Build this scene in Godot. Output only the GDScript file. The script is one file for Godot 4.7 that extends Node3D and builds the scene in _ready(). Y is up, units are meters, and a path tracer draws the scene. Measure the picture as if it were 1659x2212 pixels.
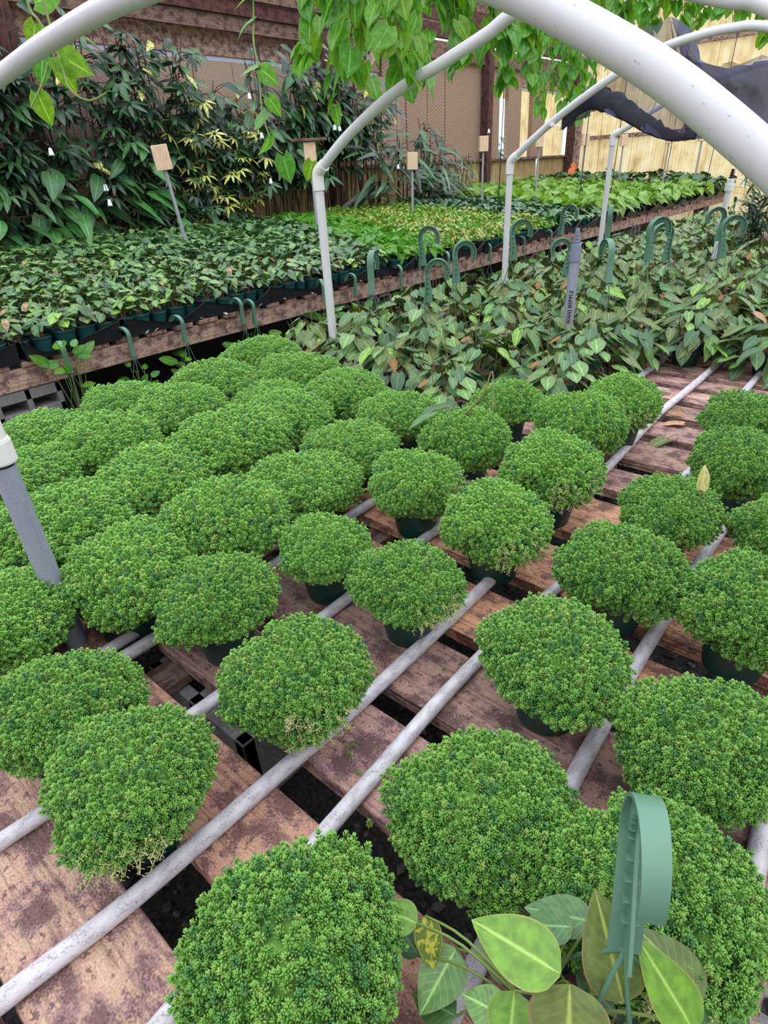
extends Node3D
# A greenhouse bench of potted sedum mounds, trailing philodendron baskets behind it, a second bench of seedling trays,
# white pipe hoops, shade cloth and a plant-covered cooling-pad wall. Units are metres, y is up, the floor is y = 0.

const BENCH := 0.45          # top of the slatted bench
const DEG := PI / 180.0
var M := {}
var used := {}
var rng := RandomNumberGenerator.new()
var box_cache := {}


class MB:
	var v := PackedVector3Array()
	var n := PackedVector3Array()
	var t := PackedVector2Array()
	var c := PackedColorArray()
	var i := PackedInt32Array()
	var tinted := false

	func add(p: Vector3, uv := Vector2.ZERO, nn := Vector3.ZERO, col := Color.WHITE) -> int:
		v.append(p); n.append(nn); t.append(uv); c.append(col)
		return v.size() - 1

	func tri(a: int, b: int, d: int) -> void:      # counter-clockwise seen from outside
		i.append(a); i.append(d); i.append(b)

	func quad(a: int, b: int, d: int, e: int) -> void:
		tri(a, b, d); tri(a, d, e)

	func merge(o: MB, x: Transform3D, col := Color.WHITE) -> void:
		var k := v.size()
		for q in o.v.size():
			v.append(x * o.v[q])
			n.append((x.basis * o.n[q]).normalized())
			t.append(o.t[q])
			c.append(o.c[q] * col)
		for q in o.i:
			i.append(q + k)

	func smooth() -> void:
		var acc := PackedVector3Array(); acc.resize(v.size())
		var q := 0
		while q < i.size():
			var a := i[q]; var b := i[q + 2]; var d := i[q + 1]
			var f := (v[b] - v[a]).cross(v[d] - v[a])
			acc[a] += f; acc[b] += f; acc[d] += f
			q += 3
		for k in v.size():
			if n[k] == Vector3.ZERO:
				n[k] = acc[k].normalized() if acc[k].length() > 0.0 else Vector3.UP

	func mesh() -> ArrayMesh:
		smooth()
		var a := []
		a.resize(Mesh.ARRAY_MAX)
		a[Mesh.ARRAY_VERTEX] = v
		a[Mesh.ARRAY_NORMAL] = n
		a[Mesh.ARRAY_TEX_UV] = t
		if tinted:
			a[Mesh.ARRAY_COLOR] = c
		a[Mesh.ARRAY_INDEX] = i
		var m := ArrayMesh.new()
		m.add_surface_from_arrays(Mesh.PRIMITIVE_TRIANGLES, a)
		return m


# ---------------------------------------------------------------- nodes, names, labels
func uniq(parent: Node, called: String) -> String:
	var key := str(parent.get_instance_id()) + called
	var k: int = used.get(key, 0)
	used[key] = k + 1
	return called if k == 0 else "%s_%03d" % [called, k]

func tag(o: Node, label: String, category: String, group := "") -> Node:
	o.set_meta("label", label); o.set_meta("category", category)
	if group != "":
		o.set_meta("group", group)
	return o

func thing(called: String, label: String, category: String, at := Vector3.ZERO, group := "", turn := 0.0) -> Node3D:
	var o := Node3D.new()
	o.name = uniq(self, called)
	add_child(o, true)
	o.position = at; o.rotation.y = turn
	tag(o, label, category, group)
	return o

func part(called: String, mesh: Mesh, mat: Material, parent: Node, x := Transform3D.IDENTITY) -> MeshInstance3D:
	var o := MeshInstance3D.new()
	o.mesh = mesh
	o.material_override = mat
	o.name = uniq(parent, called)
	o.transform = x
	parent.add_child(o, true)
	return o

func dup(src: Node3D, at: Vector3, turn: float, scl := Vector3.ONE, label := "", group := "") -> Node3D:
	var o: Node3D = src.duplicate()
	o.name = uniq(self, String(src.get_meta("kind_name")))
	add_child(o, true)
	o.position = at
	o.basis = Basis(Vector3.UP, turn).scaled_local(scl)
	if label != "":
		o.set_meta("label", label)
	if group != "":
		o.set_meta("group", group)
	return o

func many(called: String, mesh: Mesh, mat: Material, parent: Node, xs: Array, cols: Array) -> MultiMeshInstance3D:
	var mm := MultiMesh.new()
	mm.transform_format = MultiMesh.TRANSFORM_3D
	mm.use_colors = not cols.is_empty()
	mm.mesh = mesh
	mm.instance_count = xs.size()
	for k in xs.size():
		mm.set_instance_transform(k, xs[k])
		if not cols.is_empty():
			mm.set_instance_color(k, cols[k])
	var o := MultiMeshInstance3D.new()
	o.multimesh = mm
	o.material_override = mat
	o.name = uniq(parent, called)
	o.set_meta("kind", "stuff")
	parent.add_child(o, true)
	return o

func structure(called: String, at := Vector3.ZERO) -> Node3D:
	var o := Node3D.new()
	o.name = called
	o.set_meta("kind", "structure")
	o.position = at
	add_child(o, true)
	return o

# ---------------------------------------------------------------- shapes
func box_mb(mb: MB, c: Vector3, s: Vector3, bev := 0.004) -> void:
	var h := s * 0.5
	var b: float = min(bev, 0.45 * min(s.x, min(s.y, s.z)))
	var id := {}
	for ax in 3:
		for sg in [-1, 1]:
			var nn := Vector3.ZERO; nn[ax] = sg
			var u := (ax + 1) % 3; var w := (ax + 2) % 3
			for su in [-1, 1]:
				for sw in [-1, 1]:
					var p := Vector3.ZERO
					p[ax] = sg * h[ax]; p[u] = su * (h[u] - b); p[w] = sw * (h[w] - b)
					var sgn := [0, 0, 0]
					sgn[ax] = sg; sgn[u] = su; sgn[w] = sw
					id["%d,%d,%d,%d" % [ax, sgn[0], sgn[1], sgn[2]]] = mb.add(c + p, Vector2(p[u], p[w]), nn)
	var g := func(ax: int, a: Array) -> int: return id["%d,%d,%d,%d" % [ax, a[0], a[1], a[2]]]
	for ax in 3:
		var u := (ax + 1) % 3; var w := (ax + 2) % 3
		for sg in [-1, 1]:
			var q := []
			for k in [[-1, -1], [1, -1], [1, 1], [-1, 1]]:
				var a := [0, 0, 0]; a[ax] = sg; a[u] = k[0]; a[w] = k[1]
				q.append(g.call(ax, a))
			if sg > 0: mb.quad(q[0], q[1], q[2], q[3])
			else: mb.quad(q[3], q[2], q[1], q[0])
		# the edge between the faces u and w runs along ax
		for su in [-1, 1]:
			for sw in [-1, 1]:
				var a0 := [0, 0, 0]; a0[ax] = -1; a0[u] = su; a0[w] = sw
				var a1 := a0.duplicate(); a1[ax] = 1
				var e := [g.call(u, a0), g.call(u, a1), g.call(w, a1), g.call(w, a0)]
				if su * sw < 0: mb.quad(e[0], e[1], e[2], e[3])
				else: mb.quad(e[3], e[2], e[1], e[0])
	for sx in [-1, 1]:
		for sy in [-1, 1]:
			for sz in [-1, 1]:
				var a := [sx, sy, sz]
				if sx * sy * sz > 0: mb.tri(g.call(0, a), g.call(1, a), g.call(2, a))
				else: mb.tri(g.call(2, a), g.call(1, a), g.call(0, a))

func box(s: Vector3, bev := 0.004) -> ArrayMesh:
	var key := "%.3f %.3f %.3f %.4f" % [s.x, s.y, s.z, bev]
	if not box_cache.has(key):
		var mb := MB.new()
		box_mb(mb, Vector3.ZERO, s, bev)
		box_cache[key] = mb.mesh()
	return box_cache[key]

func spline(pts: Array, per: int) -> Array:
	var out := []
	for k in pts.size() - 1:
		var p0: Vector3 = pts[max(k - 1, 0)]; var p1: Vector3 = pts[k]
		var p2: Vector3 = pts[k + 1]; var p3: Vector3 = pts[min(k + 2, pts.size() - 1)]
		for j in per:
			out.append(p1.cubic_interpolate(p2, p0, p3, float(j) / per))
	out.append(pts[pts.size() - 1])
	return out

func tube(mb: MB, pts: Array, r0: float, r1 := -1.0, sides := 10, caps := true, bore := 0.0) -> void:
	if r1 < 0.0: r1 = r0
	var cnt := pts.size()
	var dir: Vector3 = (pts[1] - pts[0]).normalized()
	var side := dir.cross(Vector3.UP if abs(dir.y) < 0.9 else Vector3.RIGHT).normalized()
	var along := 0.0
	var rows := []
	for k in cnt:
		var d2: Vector3 = (pts[min(k + 1, cnt - 1)] - pts[max(k - 1, 0)]).normalized()
		side = (side - d2 * side.dot(d2)).normalized()
		var up := side.cross(d2)
		if k > 0: along += pts[k].distance_to(pts[k - 1])
		var r: float = lerp(r0, r1, float(k) / (cnt - 1))
		var row := []
		for s in sides + 1:
			var a := TAU * s / sides
			var nn := side * cos(a) + up * sin(a)
			row.append(mb.add(pts[k] + nn * r, Vector2(float(s) / sides, along), nn))
		rows.append(row)
	for k in cnt - 1:
		for s in sides:
			mb.quad(rows[k + 1][s], rows[k + 1][s + 1], rows[k][s + 1], rows[k][s])
	if caps:
		for e in 2:
			var at: Vector3 = pts[0] if e == 0 else pts[cnt - 1]
			var d3: Vector3 = (pts[0] - pts[1]).normalized() if e == 0 else (pts[cnt - 1] - pts[cnt - 2]).normalized()
			var row2: Array = rows[0] if e == 0 else rows[cnt - 1]
			var m := mb.add(at, Vector2.ZERO, d3)
			var ring := []
			for s in sides:
				ring.append(mb.add(mb.v[row2[s]], Vector2.ZERO, d3))
			for s in sides:
				if e == 0: mb.tri(m, ring[s], ring[(s + 1) % sides])
				else: mb.tri(m, ring[(s + 1) % sides], ring[s])

func tube_mesh(pts: Array, r0: float, r1 := -1.0, sides := 10) -> ArrayMesh:
	var mb := MB.new()
	tube(mb, pts, r0, r1, sides)
	return mb.mesh()

func lathe(mb: MB, prof: Array, segs: int, c := Vector3.ZERO) -> void:     # profile of (radius, height), bottom outside to top
	var rows := []
	for k in prof.size():
		var row := []
		for s in segs:
			var a := TAU * s / segs
			row.append(mb.add(c + Vector3(cos(a) * prof[k].x, prof[k].y, -sin(a) * prof[k].x), Vector2(float(s) / segs, prof[k].y)))
		rows.append(row)
	for k in prof.size() - 1:
		for s in segs:
			var s2 := (s + 1) % segs
			mb.quad(rows[k][s], rows[k][s2], rows[k + 1][s2], rows[k + 1][s])

func leaf_mb(w: float, lobe: float, droop: float, fold: float, tip: float, rows := 6, cols := 4, wave := 0.0, twist := 0.0, b0 := 0.14, sw := 0.8) -> MB:
	# a leaf of unit length: base at the origin, tip towards -z, upper face +y
	var mb := MB.new()
	var id := []
	for r in rows + 1:
		var tt := float(r) / rows
		var wid: float = w * pow(sin(PI * clamp(b0 + (1.0 - b0) * pow(tt, sw), 0.0, 1.0)), tip) if r < rows else 0.0
		var row := []
		for q in cols + 1:
			var s := 2.0 * q / cols - 1.0
			var back := lobe * pow(abs(s), 1.4) * pow(1.0 - tt, 3.0)
			var p := Vector3(s * wid * 0.5, 0, -tt + back)
			p.y = -droop * tt * tt + fold * abs(s) * wid + wave * sin(tt * 9.0 + s * 2.0) * abs(s) * w
			p.x += twist * tt * tt * 0.3
			row.append(mb.add(p, Vector2((s + 1.0) * 0.5, tt)))
		id.append(row)
	for r in rows:
		for q in cols:
			if r == rows - 1 and q != cols / 2 and q != cols / 2 - 1:
				mb.tri(id[r][q], id[r][q + 1], id[r + 1][cols / 2])
			else:
				mb.quad(id[r][q], id[r][q + 1], id[r + 1][q + 1], id[r + 1][q])
	mb.smooth()
	return mb

func aim(at: Vector3, dir: Vector3, up: Vector3, s := 1.0) -> Transform3D:
	var z := -dir.normalized()
	var x := up.cross(z)
	if x.length() < 0.01: x = Vector3.RIGHT.cross(z)
	x = x.normalized()
	return Transform3D(Basis(x * s, z.cross(x) * s, z * s), at)

func rnd(a: float, b: float) -> float:
	return rng.randf_range(a, b)

# ---------------------------------------------------------------- textures and materials
func noise_bytes(w: int, h: int, freq: float, oct: int, sd: int, sx := 1, sy := 1) -> PackedByteArray:
	var f := FastNoiseLite.new()
	f.seed = sd; f.frequency = freq; f.fractal_octaves = oct
	f.noise_type = FastNoiseLite.TYPE_SIMPLEX_SMOOTH
	var im := f.get_seamless_image(w / sx, h / sy)
	im.convert(Image.FORMAT_L8)
	if sx > 1 or sy > 1:
		im.resize(w, h, Image.INTERPOLATE_BILINEAR)
	return im.get_data()

func ramp(stops: Array, x: float) -> Color:
	for k in stops.size() - 1:
		if x <= stops[k + 1][0]:
			return stops[k][1].lerp(stops[k + 1][1], clamp((x - stops[k][0]) / (stops[k + 1][0] - stops[k][0]), 0.0, 1.0))
	return stops[stops.size() - 1][1]

func rgb8(r: float, g: float, b: float) -> Color:
	return Color(r / 255.0, g / 255.0, b / 255.0)

func paint(w: int, h: int, fn: Callable) -> Image:
	var d := PackedByteArray(); d.resize(w * h * 3)
	var k := 0
	for y in h:
		for x in w:
			var c: Color = fn.call(x, y, y * w + x)
			d[k] = int(clamp(c.r, 0.0, 1.0) * 255.0); d[k + 1] = int(clamp(c.g, 0.0, 1.0) * 255.0); d[k + 2] = int(clamp(c.b, 0.0, 1.0) * 255.0)
			k += 3
	return Image.create_from_data(w, h, false, Image.FORMAT_RGB8, d)

func tex(im: Image) -> ImageTexture:
	return ImageTexture.create_from_image(im)

func mat(col: Color, rough := 0.8, metal := 0.0) -> StandardMaterial3D:
	var m := StandardMaterial3D.new()
	m.albedo_color = col; m.roughness = rough; m.metallic = metal
	m.cull_mode = BaseMaterial3D.CULL_DISABLED
	return m

func tri_mat(t: Texture2D, scl: Vector3, rough: float, tint := Color.WHITE, world := true) -> StandardMaterial3D:
	var m := mat(tint, rough)
	m.albedo_texture = t
	m.uv1_triplanar = true; m.uv1_world_triplanar = world
	m.uv1_triplanar_sharpness = 8.0
	m.uv1_scale = scl
	return m

func leaf_mat(t: Texture2D, tint: Color, back := 0.5, rough := 0.5) -> StandardMaterial3D:
	var m := mat(tint, rough)
	m.albedo_texture = t
	m.backlight_enabled = true
	m.backlight = Color(back, back, back)
	return m

func leaf_tex(base: Color, rib: Color, edge: Color, veins: float, blotch: Color, bl: float, sd: int) -> ImageTexture:
	var w := 96; var h := 160
	var nz := noise_bytes(w, h, 0.03, 3, sd)
	return tex(paint(w, h, func(x: int, y: int, k: int) -> Color:
		var s: float = abs(2.0 * x / (w - 1) - 1.0)
		var t := float(y) / (h - 1)
		var c := base.lerp(base.darkened(0.25), nz[k] / 255.0)
		if bl > 0.0:
			c = c.lerp(blotch, clamp((nz[k] / 255.0 - 1.0 + bl + 0.35 * (1.0 - s)) * 8.0, 0.0, 1.0))
		var ph := t * 8.0 + 0.5 - s * 2.2
		var d: float = abs(ph - floor(ph) - 0.5)
		c = c.lerp(rib, veins * clamp(1.0 - d * 9.0, 0.0, 1.0) * (1.0 - 0.4 * s))
		c = c.lerp(rib, clamp(1.2 - s * 16.0 * (0.4 + 0.6 * (1.0 - t)), 0.0, 1.0) * 0.85)
		if s > 0.955: c = c.lerp(edge, 0.7)
		return c))

func make_materials() -> void:
	# bench planks: tan timber under mottled purple-brown weathering, algae and dark blots
	var a := noise_bytes(1024, 512, 0.012, 5, 3)
	var b := noise_bytes(1024, 512, 0.05, 4, 8)
	var gr := noise_bytes(1024, 512, 0.09, 3, 21, 16, 1)
	var sp := noise_bytes(1024, 512, 0.22, 2, 31)
	var wood := paint(1024, 512, func(_x: int, _y: int, k: int) -> Color:
		var fine: float = sp[k] / 255.0 - 0.5
		var big: float = a[k] / 255.0 * 0.68 + b[k] / 255.0 * 0.32 + fine * 0.2
		var c := rgb8(150, 122, 118).lerp(rgb8(190, 157, 137), smoothstep(0.40, 0.56, big))
		c = c.lerp(rgb8(206, 178, 160), smoothstep(0.58, 0.78, big) * 0.8)
		c = c.lerp(rgb8(104, 80, 74), smoothstep(0.40, 0.26, a[k] / 255.0 + fine * 0.24) * 0.75)
		c = c.lerp(rgb8(92, 70, 64), smoothstep(0.30, 0.20, b[k] / 255.0 + fine * 0.3) * 0.6)
		var g: float = gr[k] / 255.0
		c = c.lerp(rgb8(120, 94, 86), clamp((g - 0.55) * 3.0, 0.0, 0.45))
		c = c.lerp(rgb8(160, 152, 104), smoothstep(0.72, 0.86, b[k] / 255.0 + fine * 0.2) * 0.55)
		c = c * (1.0 + fine * 0.22)
		return c)
	var wood_t := tex(wood)
	var rot := wood.duplicate()
	rot.rotate_90(CLOCKWISE)
	var wood_r := tex(rot)
	var hgt := paint(512, 512, func(x: int, y: int, _k: int) -> Color:
		var k2 := y * 1024 + x * 2
		var g: float = gr[k2] / 255.0 * 0.7 + sp[k2] / 255.0 * 0.3
		return Color(g, g, g))
	var bump := hgt.duplicate()
	bump.bump_map_to_normal_map(5.0)
	var bump_t := tex(bump)
	var k0 := 0
	for tint in [Color(1, 0.97, 0.96), Color(0.92, 0.88, 0.9), Color(1.0, 0.92, 0.88), Color(0.86, 0.83, 0.83), Color(1.1, 0.98, 0.88)]:
		var m := tri_mat(wood_t, Vector3(0.75, 1.7, 1.7), 0.88, tint)
		m.normal_enabled = true; m.normal_texture = bump_t; m.normal_scale = 0.8
		m.uv1_offset = Vector3(0.13 * k0, 0.0, 0.31 * k0)
		M["plank%d" % k0] = m
		k0 += 1
	M.beam_z = tri_mat(wood_t, Vector3(1.7, 1.7, 0.75), 0.9, Color(0.98, 0.98, 0.96))
	M.beam_old = tri_mat(wood_t, Vector3(1.7, 1.7, 0.6), 0.9, Color(0.66, 0.63, 0.61))
	M.beam_red = tri_mat(wood_t, Vector3(1.7, 1.7, 0.6), 0.85, Color(0.5, 0.36, 0.34))
	M.post = tri_mat(wood_r, Vector3(1.7, 0.6, 1.7), 0.85, Color(0.48, 0.36, 0.34))
	M.post_pale = tri_mat(wood_r, Vector3(1.7, 0.6, 1.7), 0.9, Color(0.95, 0.95, 0.98))
	M.block_wood = tri_mat(tex(paint(256, 256, func(x: int, y: int, _k: int) -> Color:
		var g: float = gr[(x * 2) * 1024 + (y * 4) % 1024] / 255.0
		return rgb8(226, 196, 166).lerp(rgb8(196, 158, 126), clamp((g - 0.4) * 2.5, 0.0, 1.0)))), Vector3(2.0, 1.4, 2.0), 0.85)
	# white pipe with dirt specks
	var d1 := noise_bytes(256, 512, 0.16, 2, 41)
	var d2 := noise_bytes(256, 512, 0.02, 4, 42)
	var pipe := tex(paint(256, 512, func(_x: int, _y: int, k: int) -> Color:
		var c := rgb8(222, 218, 222).lerp(rgb8(192, 186, 190), d2[k] / 255.0)
		var dirt: float = clamp((d1[k] / 255.0 - 0.64 + 0.5 * (d2[k] / 255.0 - 0.5)) * 3.2, 0.0, 0.5)
		return c.lerp(rgb8(112, 102, 100), dirt)))
	M.pipe = mat(Color.WHITE, 0.45); M.pipe.albedo_texture = pipe; M.pipe.uv1_scale = Vector3(1, 2.2, 1)
	var hoop_t := tex(paint(128, 256, func(_x: int, _y: int, k: int) -> Color:
		var c := rgb8(222, 221, 223).lerp(rgb8(206, 204, 208), d2[k] / 255.0)
		return c.lerp(rgb8(120, 108, 112), clamp((d1[k] / 255.0 - 0.84) * 14.0, 0.0, 0.8))))
	M.hoop = mat(Color.WHITE, 0.38); M.hoop.albedo_texture = hoop_t; M.hoop.uv1_scale = Vector3(1, 1.4, 1)
	M.white_plastic = mat(rgb8(228, 226, 224), 0.4)
	M.grey_pipe = mat(Color.WHITE, 0.5); M.grey_pipe.uv1_scale = Vector3(1, 0.7, 1)
	M.grey_pipe.albedo_texture = tex(paint(128, 256, func(_x: int, _y: int, k: int) -> Color:
		return rgb8(164, 170, 186).lerp(rgb8(128, 134, 150), d2[k] / 255.0).lerp(rgb8(178, 180, 188), clamp((d1[k] / 255.0 - 0.68) * 5.0, 0.0, 0.6))))
	M.grey_stake = mat(rgb8(150, 150, 154), 0.6)
	M.fitting = mat(rgb8(128, 134, 154), 0.45)
	M.black = mat(rgb8(24, 25, 27), 0.45)
	M.tray = mat(rgb8(26, 27, 31), 0.42)
	M.pot = mat(rgb8(24, 66, 58), 0.42)
	M.pot_small = mat(rgb8(26, 78, 74), 0.45)
	M.hook = mat(rgb8(92, 132, 108), 0.42)
	M.soil = mat(rgb8(86, 62, 48), 0.95)
	M.stem = mat(rgb8(126, 110, 66), 0.7)
	M.stem_green = mat(rgb8(110, 130, 62), 0.6)
	M.stem_brown = mat(rgb8(80, 62, 46), 0.8)
	M.line = mat(rgb8(30, 32, 36), 0.6)
	M.white_bit = mat(rgb8(236, 238, 244), 0.5)
	M.orange = mat(rgb8(222, 116, 70), 0.7)
	# sedum: the tint of each sprig comes from its copy
	M.sedum = mat(Color.WHITE, 0.5)
	M.sedum.vertex_color_use_as_albedo = true
	M.sedum.backlight_enabled = true; M.sedum.backlight = Color(0.55, 0.55, 0.55)
	M.sedum_core = mat(rgb8(124, 176, 72), 0.9)
	# leaves
	var mic := leaf_tex(rgb8(112, 146, 88), rgb8(176, 204, 132), rgb8(120, 118, 82), 0.5, Color.BLACK, 0.0, 51)
	M.mic = []
	for tint in [Color(0.82, 0.92, 0.86), Color(1.02, 1.08, 0.94), Color(0.64, 0.76, 0.74), Color(1.22, 1.26, 0.88), Color(0.94, 0.9, 0.78)]:
		M.mic.append(leaf_mat(mic, tint, 0.45, 0.42))
	var brz := leaf_tex(rgb8(168, 116, 52), rgb8(186, 160, 84), rgb8(140, 96, 60), 0.3, Color.BLACK, 0.0, 52)
	M.bronze = leaf_mat(brz, Color.WHITE, 0.6, 0.5)
	var dry := leaf_tex(rgb8(206, 160, 122), rgb8(214, 176, 140), rgb8(180, 130, 100), 0.3, Color.BLACK, 0.0, 53)
	M.dry = leaf_mat(dry, Color.WHITE, 0.4, 0.7)
	var lime := leaf_tex(rgb8(128, 178, 58), rgb8(188, 214, 118), rgb8(160, 160, 80), 0.12, Color.BLACK, 0.0, 54)
	M.lime = leaf_mat(lime, Color.WHITE, 0.7, 0.42)
	M.olive = leaf_mat(leaf_tex(rgb8(118, 138, 64), rgb8(182, 198, 104), rgb8(150, 110, 80), 0.2, Color.BLACK, 0.0, 57), Color.WHITE, 0.6, 0.42)
	M.vine = [leaf_mat(lime, Color(0.95, 1.08, 0.95), 1.0, 0.42), leaf_mat(lime, Color(0.76, 0.96, 0.9), 0.9, 0.4), leaf_mat(lime, Color(1.02, 1.04, 0.68), 1.0, 0.45)]
	var dark := leaf_tex(rgb8(58, 94, 60), rgb8(104, 140, 92), rgb8(50, 80, 52), 0.25, Color.BLACK, 0.0, 55)
	M.dark = [leaf_mat(dark, Color(0.8, 0.85, 0.85), 0.4, 0.35), leaf_mat(dark, Color(1.1, 1.15, 1.0), 0.45, 0.35), leaf_mat(dark, Color(0.6, 0.66, 0.64), 0.35, 0.35)]
	M.broad = [leaf_mat(dark, Color(1.22, 1.4, 1.05), 0.5, 0.4), leaf_mat(dark, Color(0.95, 1.12, 0.9), 0.5, 0.4)]
	M.varieg = leaf_mat(leaf_tex(rgb8(64, 98, 52), rgb8(150, 160, 80), rgb8(60, 90, 50), 0.1, rgb8(222, 218, 112), 0.42, 56), Color.WHITE, 0.5, 0.4)
	M.pale_leaf = leaf_mat(leaf_tex(rgb8(206, 204, 122), rgb8(222, 222, 160), rgb8(190, 180, 110), 0.15, Color.BLACK, 0.0, 59), Color.WHITE, 0.6, 0.5)
	M.yellowing = leaf_mat(leaf_tex(rgb8(110, 140, 50), rgb8(170, 180, 80), rgb8(210, 190, 70), 0.2, rgb8(200, 196, 70), 0.3, 58), Color.WHITE, 0.6, 0.45)
	# walls
	var st := noise_bytes(512, 512, 0.03, 3, 61, 1, 8)
	var st2 := noise_bytes(512, 512, 0.02, 4, 62)
	var fib := tex(paint(512, 512, func(_x: int, _y: int, k: int) -> Color:
		var t: float = st[k] / 255.0 * 0.38 + st2[k] / 255.0 * 0.42 + 0.12
		return ramp([[0.15, rgb8(170, 136, 86)], [0.34, rgb8(206, 180, 126)], [0.5, rgb8(228, 208, 156)], [0.75, rgb8(240, 228, 186)]], t)))
	M.fibre = tri_mat(fib, Vector3(0.3, 0.22, 0.3), 0.6)
	M.fibre.backlight_enabled = true; M.fibre.backlight = Color(0.9, 0.9, 0.9)
	M.fibre_white = tri_mat(fib, Vector3(0.3, 0.22, 0.3), 0.6, Color(1.0, 1.06, 1.35))
	M.fibre_white.backlight_enabled = true; M.fibre_white.backlight = Color(0.8, 0.8, 0.8)
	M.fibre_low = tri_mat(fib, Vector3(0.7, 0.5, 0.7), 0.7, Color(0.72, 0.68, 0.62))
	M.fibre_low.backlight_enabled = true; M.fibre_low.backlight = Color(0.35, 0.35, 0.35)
	var her := paint(256, 256, func(x: int, y: int, k: int) -> Color:
		var band := int(x / 32.0)
		var xx := x % 32
		var ph := fposmod((y + (xx if band % 2 == 0 else 32 - xx)) / 32.0, 1.0)
		var e: float = abs(ph - 0.5) * 2.0
		return rgb8(156, 138, 124).lerp(rgb8(82, 68, 62), clamp(e * 1.6 - 0.5, 0.0, 1.0)).lerp(rgb8(122, 104, 92), d2[(y * 256 + x) % d2.size()] / 255.0 * 0.5))
	var her_t := tex(her)
	var herb := her.duplicate(); herb.bump_map_to_normal_map(6.0)
	M.pad = tri_mat(her_t, Vector3(2.4, 2.4, 2.4), 0.95, Color(1.15, 1.1, 1.05))
	M.pad.normal_enabled = true; M.pad.normal_texture = tex(herb)
	M.pad_pale = tri_mat(her_t, Vector3(4.2, 4.2, 4.2), 0.95, Color(1.25, 1.25, 1.2))
	M.pad_pale.normal_enabled = true; M.pad_pale.normal_texture = M.pad.normal_texture
	M.pad_pale.backlight_enabled = true; M.pad_pale.backlight = Color(0.16, 0.16, 0.16)
	M.gutter = mat(rgb8(176, 182, 196), 0.5)
	# ground and masonry
	var g1 := noise_bytes(512, 512, 0.09, 4, 71)
	var g2 := noise_bytes(512, 512, 0.3, 2, 72)
	var gt := paint(512, 512, func(_x: int, _y: int, k: int) -> Color:
		return ramp([[0.25, rgb8(26, 25, 25)], [0.5, rgb8(50, 48, 46)], [0.8, rgb8(84, 80, 76)]], g1[k] / 255.0 * 0.5 + g2[k] / 255.0 * 0.5))
	M.ground = tri_mat(tex(gt), Vector3(1.2, 1.2, 1.2), 0.95)
	var ct := tex(paint(256, 256, func(_x: int, _y: int, k: int) -> Color:
		return rgb8(152, 148, 146).lerp(rgb8(98, 95, 94), g2[k] / 255.0).lerp(rgb8(180, 176, 172), clamp((g1[k] / 255.0 - 0.6) * 3.0, 0.0, 0.6))))
	M.concrete = tri_mat(ct, Vector3(3, 3, 3), 0.95)
	M.stone = [mat(rgb8(66, 64, 62), 0.9), mat(rgb8(88, 84, 80), 0.9), mat(rgb8(46, 45, 45), 0.9)]
	# glazing and shade cloth
	M.glass = mat(Color(0.95, 0.97, 1.0, 0.16), 0.1)
	M.glass.transparency = BaseMaterial3D.TRANSPARENCY_ALPHA
	M.cloth = mat(Color(0.3, 0.3, 0.4, 0.55), 0.9)
	M.cloth.transparency = BaseMaterial3D.TRANSPARENCY_ALPHA
	M.cloth_thick = mat(Color(0.33, 0.33, 0.43, 0.9), 0.9)
	M.cloth_thick.backlight_enabled = true; M.cloth_thick.backlight = Color(0.5, 0.5, 0.6)
	M.cloth_thick.transparency = BaseMaterial3D.TRANSPARENCY_ALPHA
	M.cloth_dense = mat(Color(0.19, 0.19, 0.23), 0.95)
	M.glazing_bar = mat(rgb8(190, 190, 194), 0.6)

# ---------------------------------------------------------------- plants in pots
func pot_mesh(r_top: float, r_bot: float, h: float, segs := 28) -> ArrayMesh:
	var mb := MB.new()
	var lip := h * 0.1
	lathe(mb, [Vector2(0.001, 0.0), Vector2(r_bot * 0.93, 0.0), Vector2(r_bot, 0.004), Vector2(r_top * 0.97, h - lip * 1.3), Vector2(r_top * 1.03, h - lip * 1.2), Vector2(r_top * 1.04, h - 0.002), Vector2(r_top * 1.02, h), Vector2(r_top * 0.96, h - 0.002), Vector2(r_top * 0.93, h * 0.8)], segs)
	return mb.mesh()

func rim_mesh(r: float, y: float) -> ArrayMesh:
	var mb := MB.new()
	lathe(mb, [Vector2(r * 1.03, y - 0.014), Vector2(r * 1.065, y - 0.012), Vector2(r * 1.07, y - 0.001), Vector2(r * 1.05, y + 0.001), Vector2(r * 0.99, y + 0.001)], 36)
	return mb.mesh()

func disc_mesh(r: float, y: float) -> ArrayMesh:
	var mb := MB.new()
	lathe(mb, [Vector2(r, y), Vector2(r * 0.6, y + 0.004), Vector2(0.0005, y + 0.006)], 20)
	return mb.mesh()

func fat_leaf(mb: MB, base: Vector3, dir: Vector3, up: Vector3, l: float, w: float, th: float) -> void:
	var x := aim(base, dir, up)
	var ids := []
	ids.append(mb.add(x * Vector3(0, 0, 0)))
	for q in 4:
		var a := TAU * q / 4.0
		ids.append(mb.add(x * Vector3(cos(a) * w, sin(a) * th, -l * 0.62)))
	ids.append(mb.add(x * Vector3(0, th * 0.3, -l)))
	for q in 4:
		var q2 := (q + 1) % 4
		mb.tri(ids[0], ids[1 + q2], ids[1 + q])
		mb.tri(ids[5], ids[1 + q], ids[1 + q2])

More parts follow.
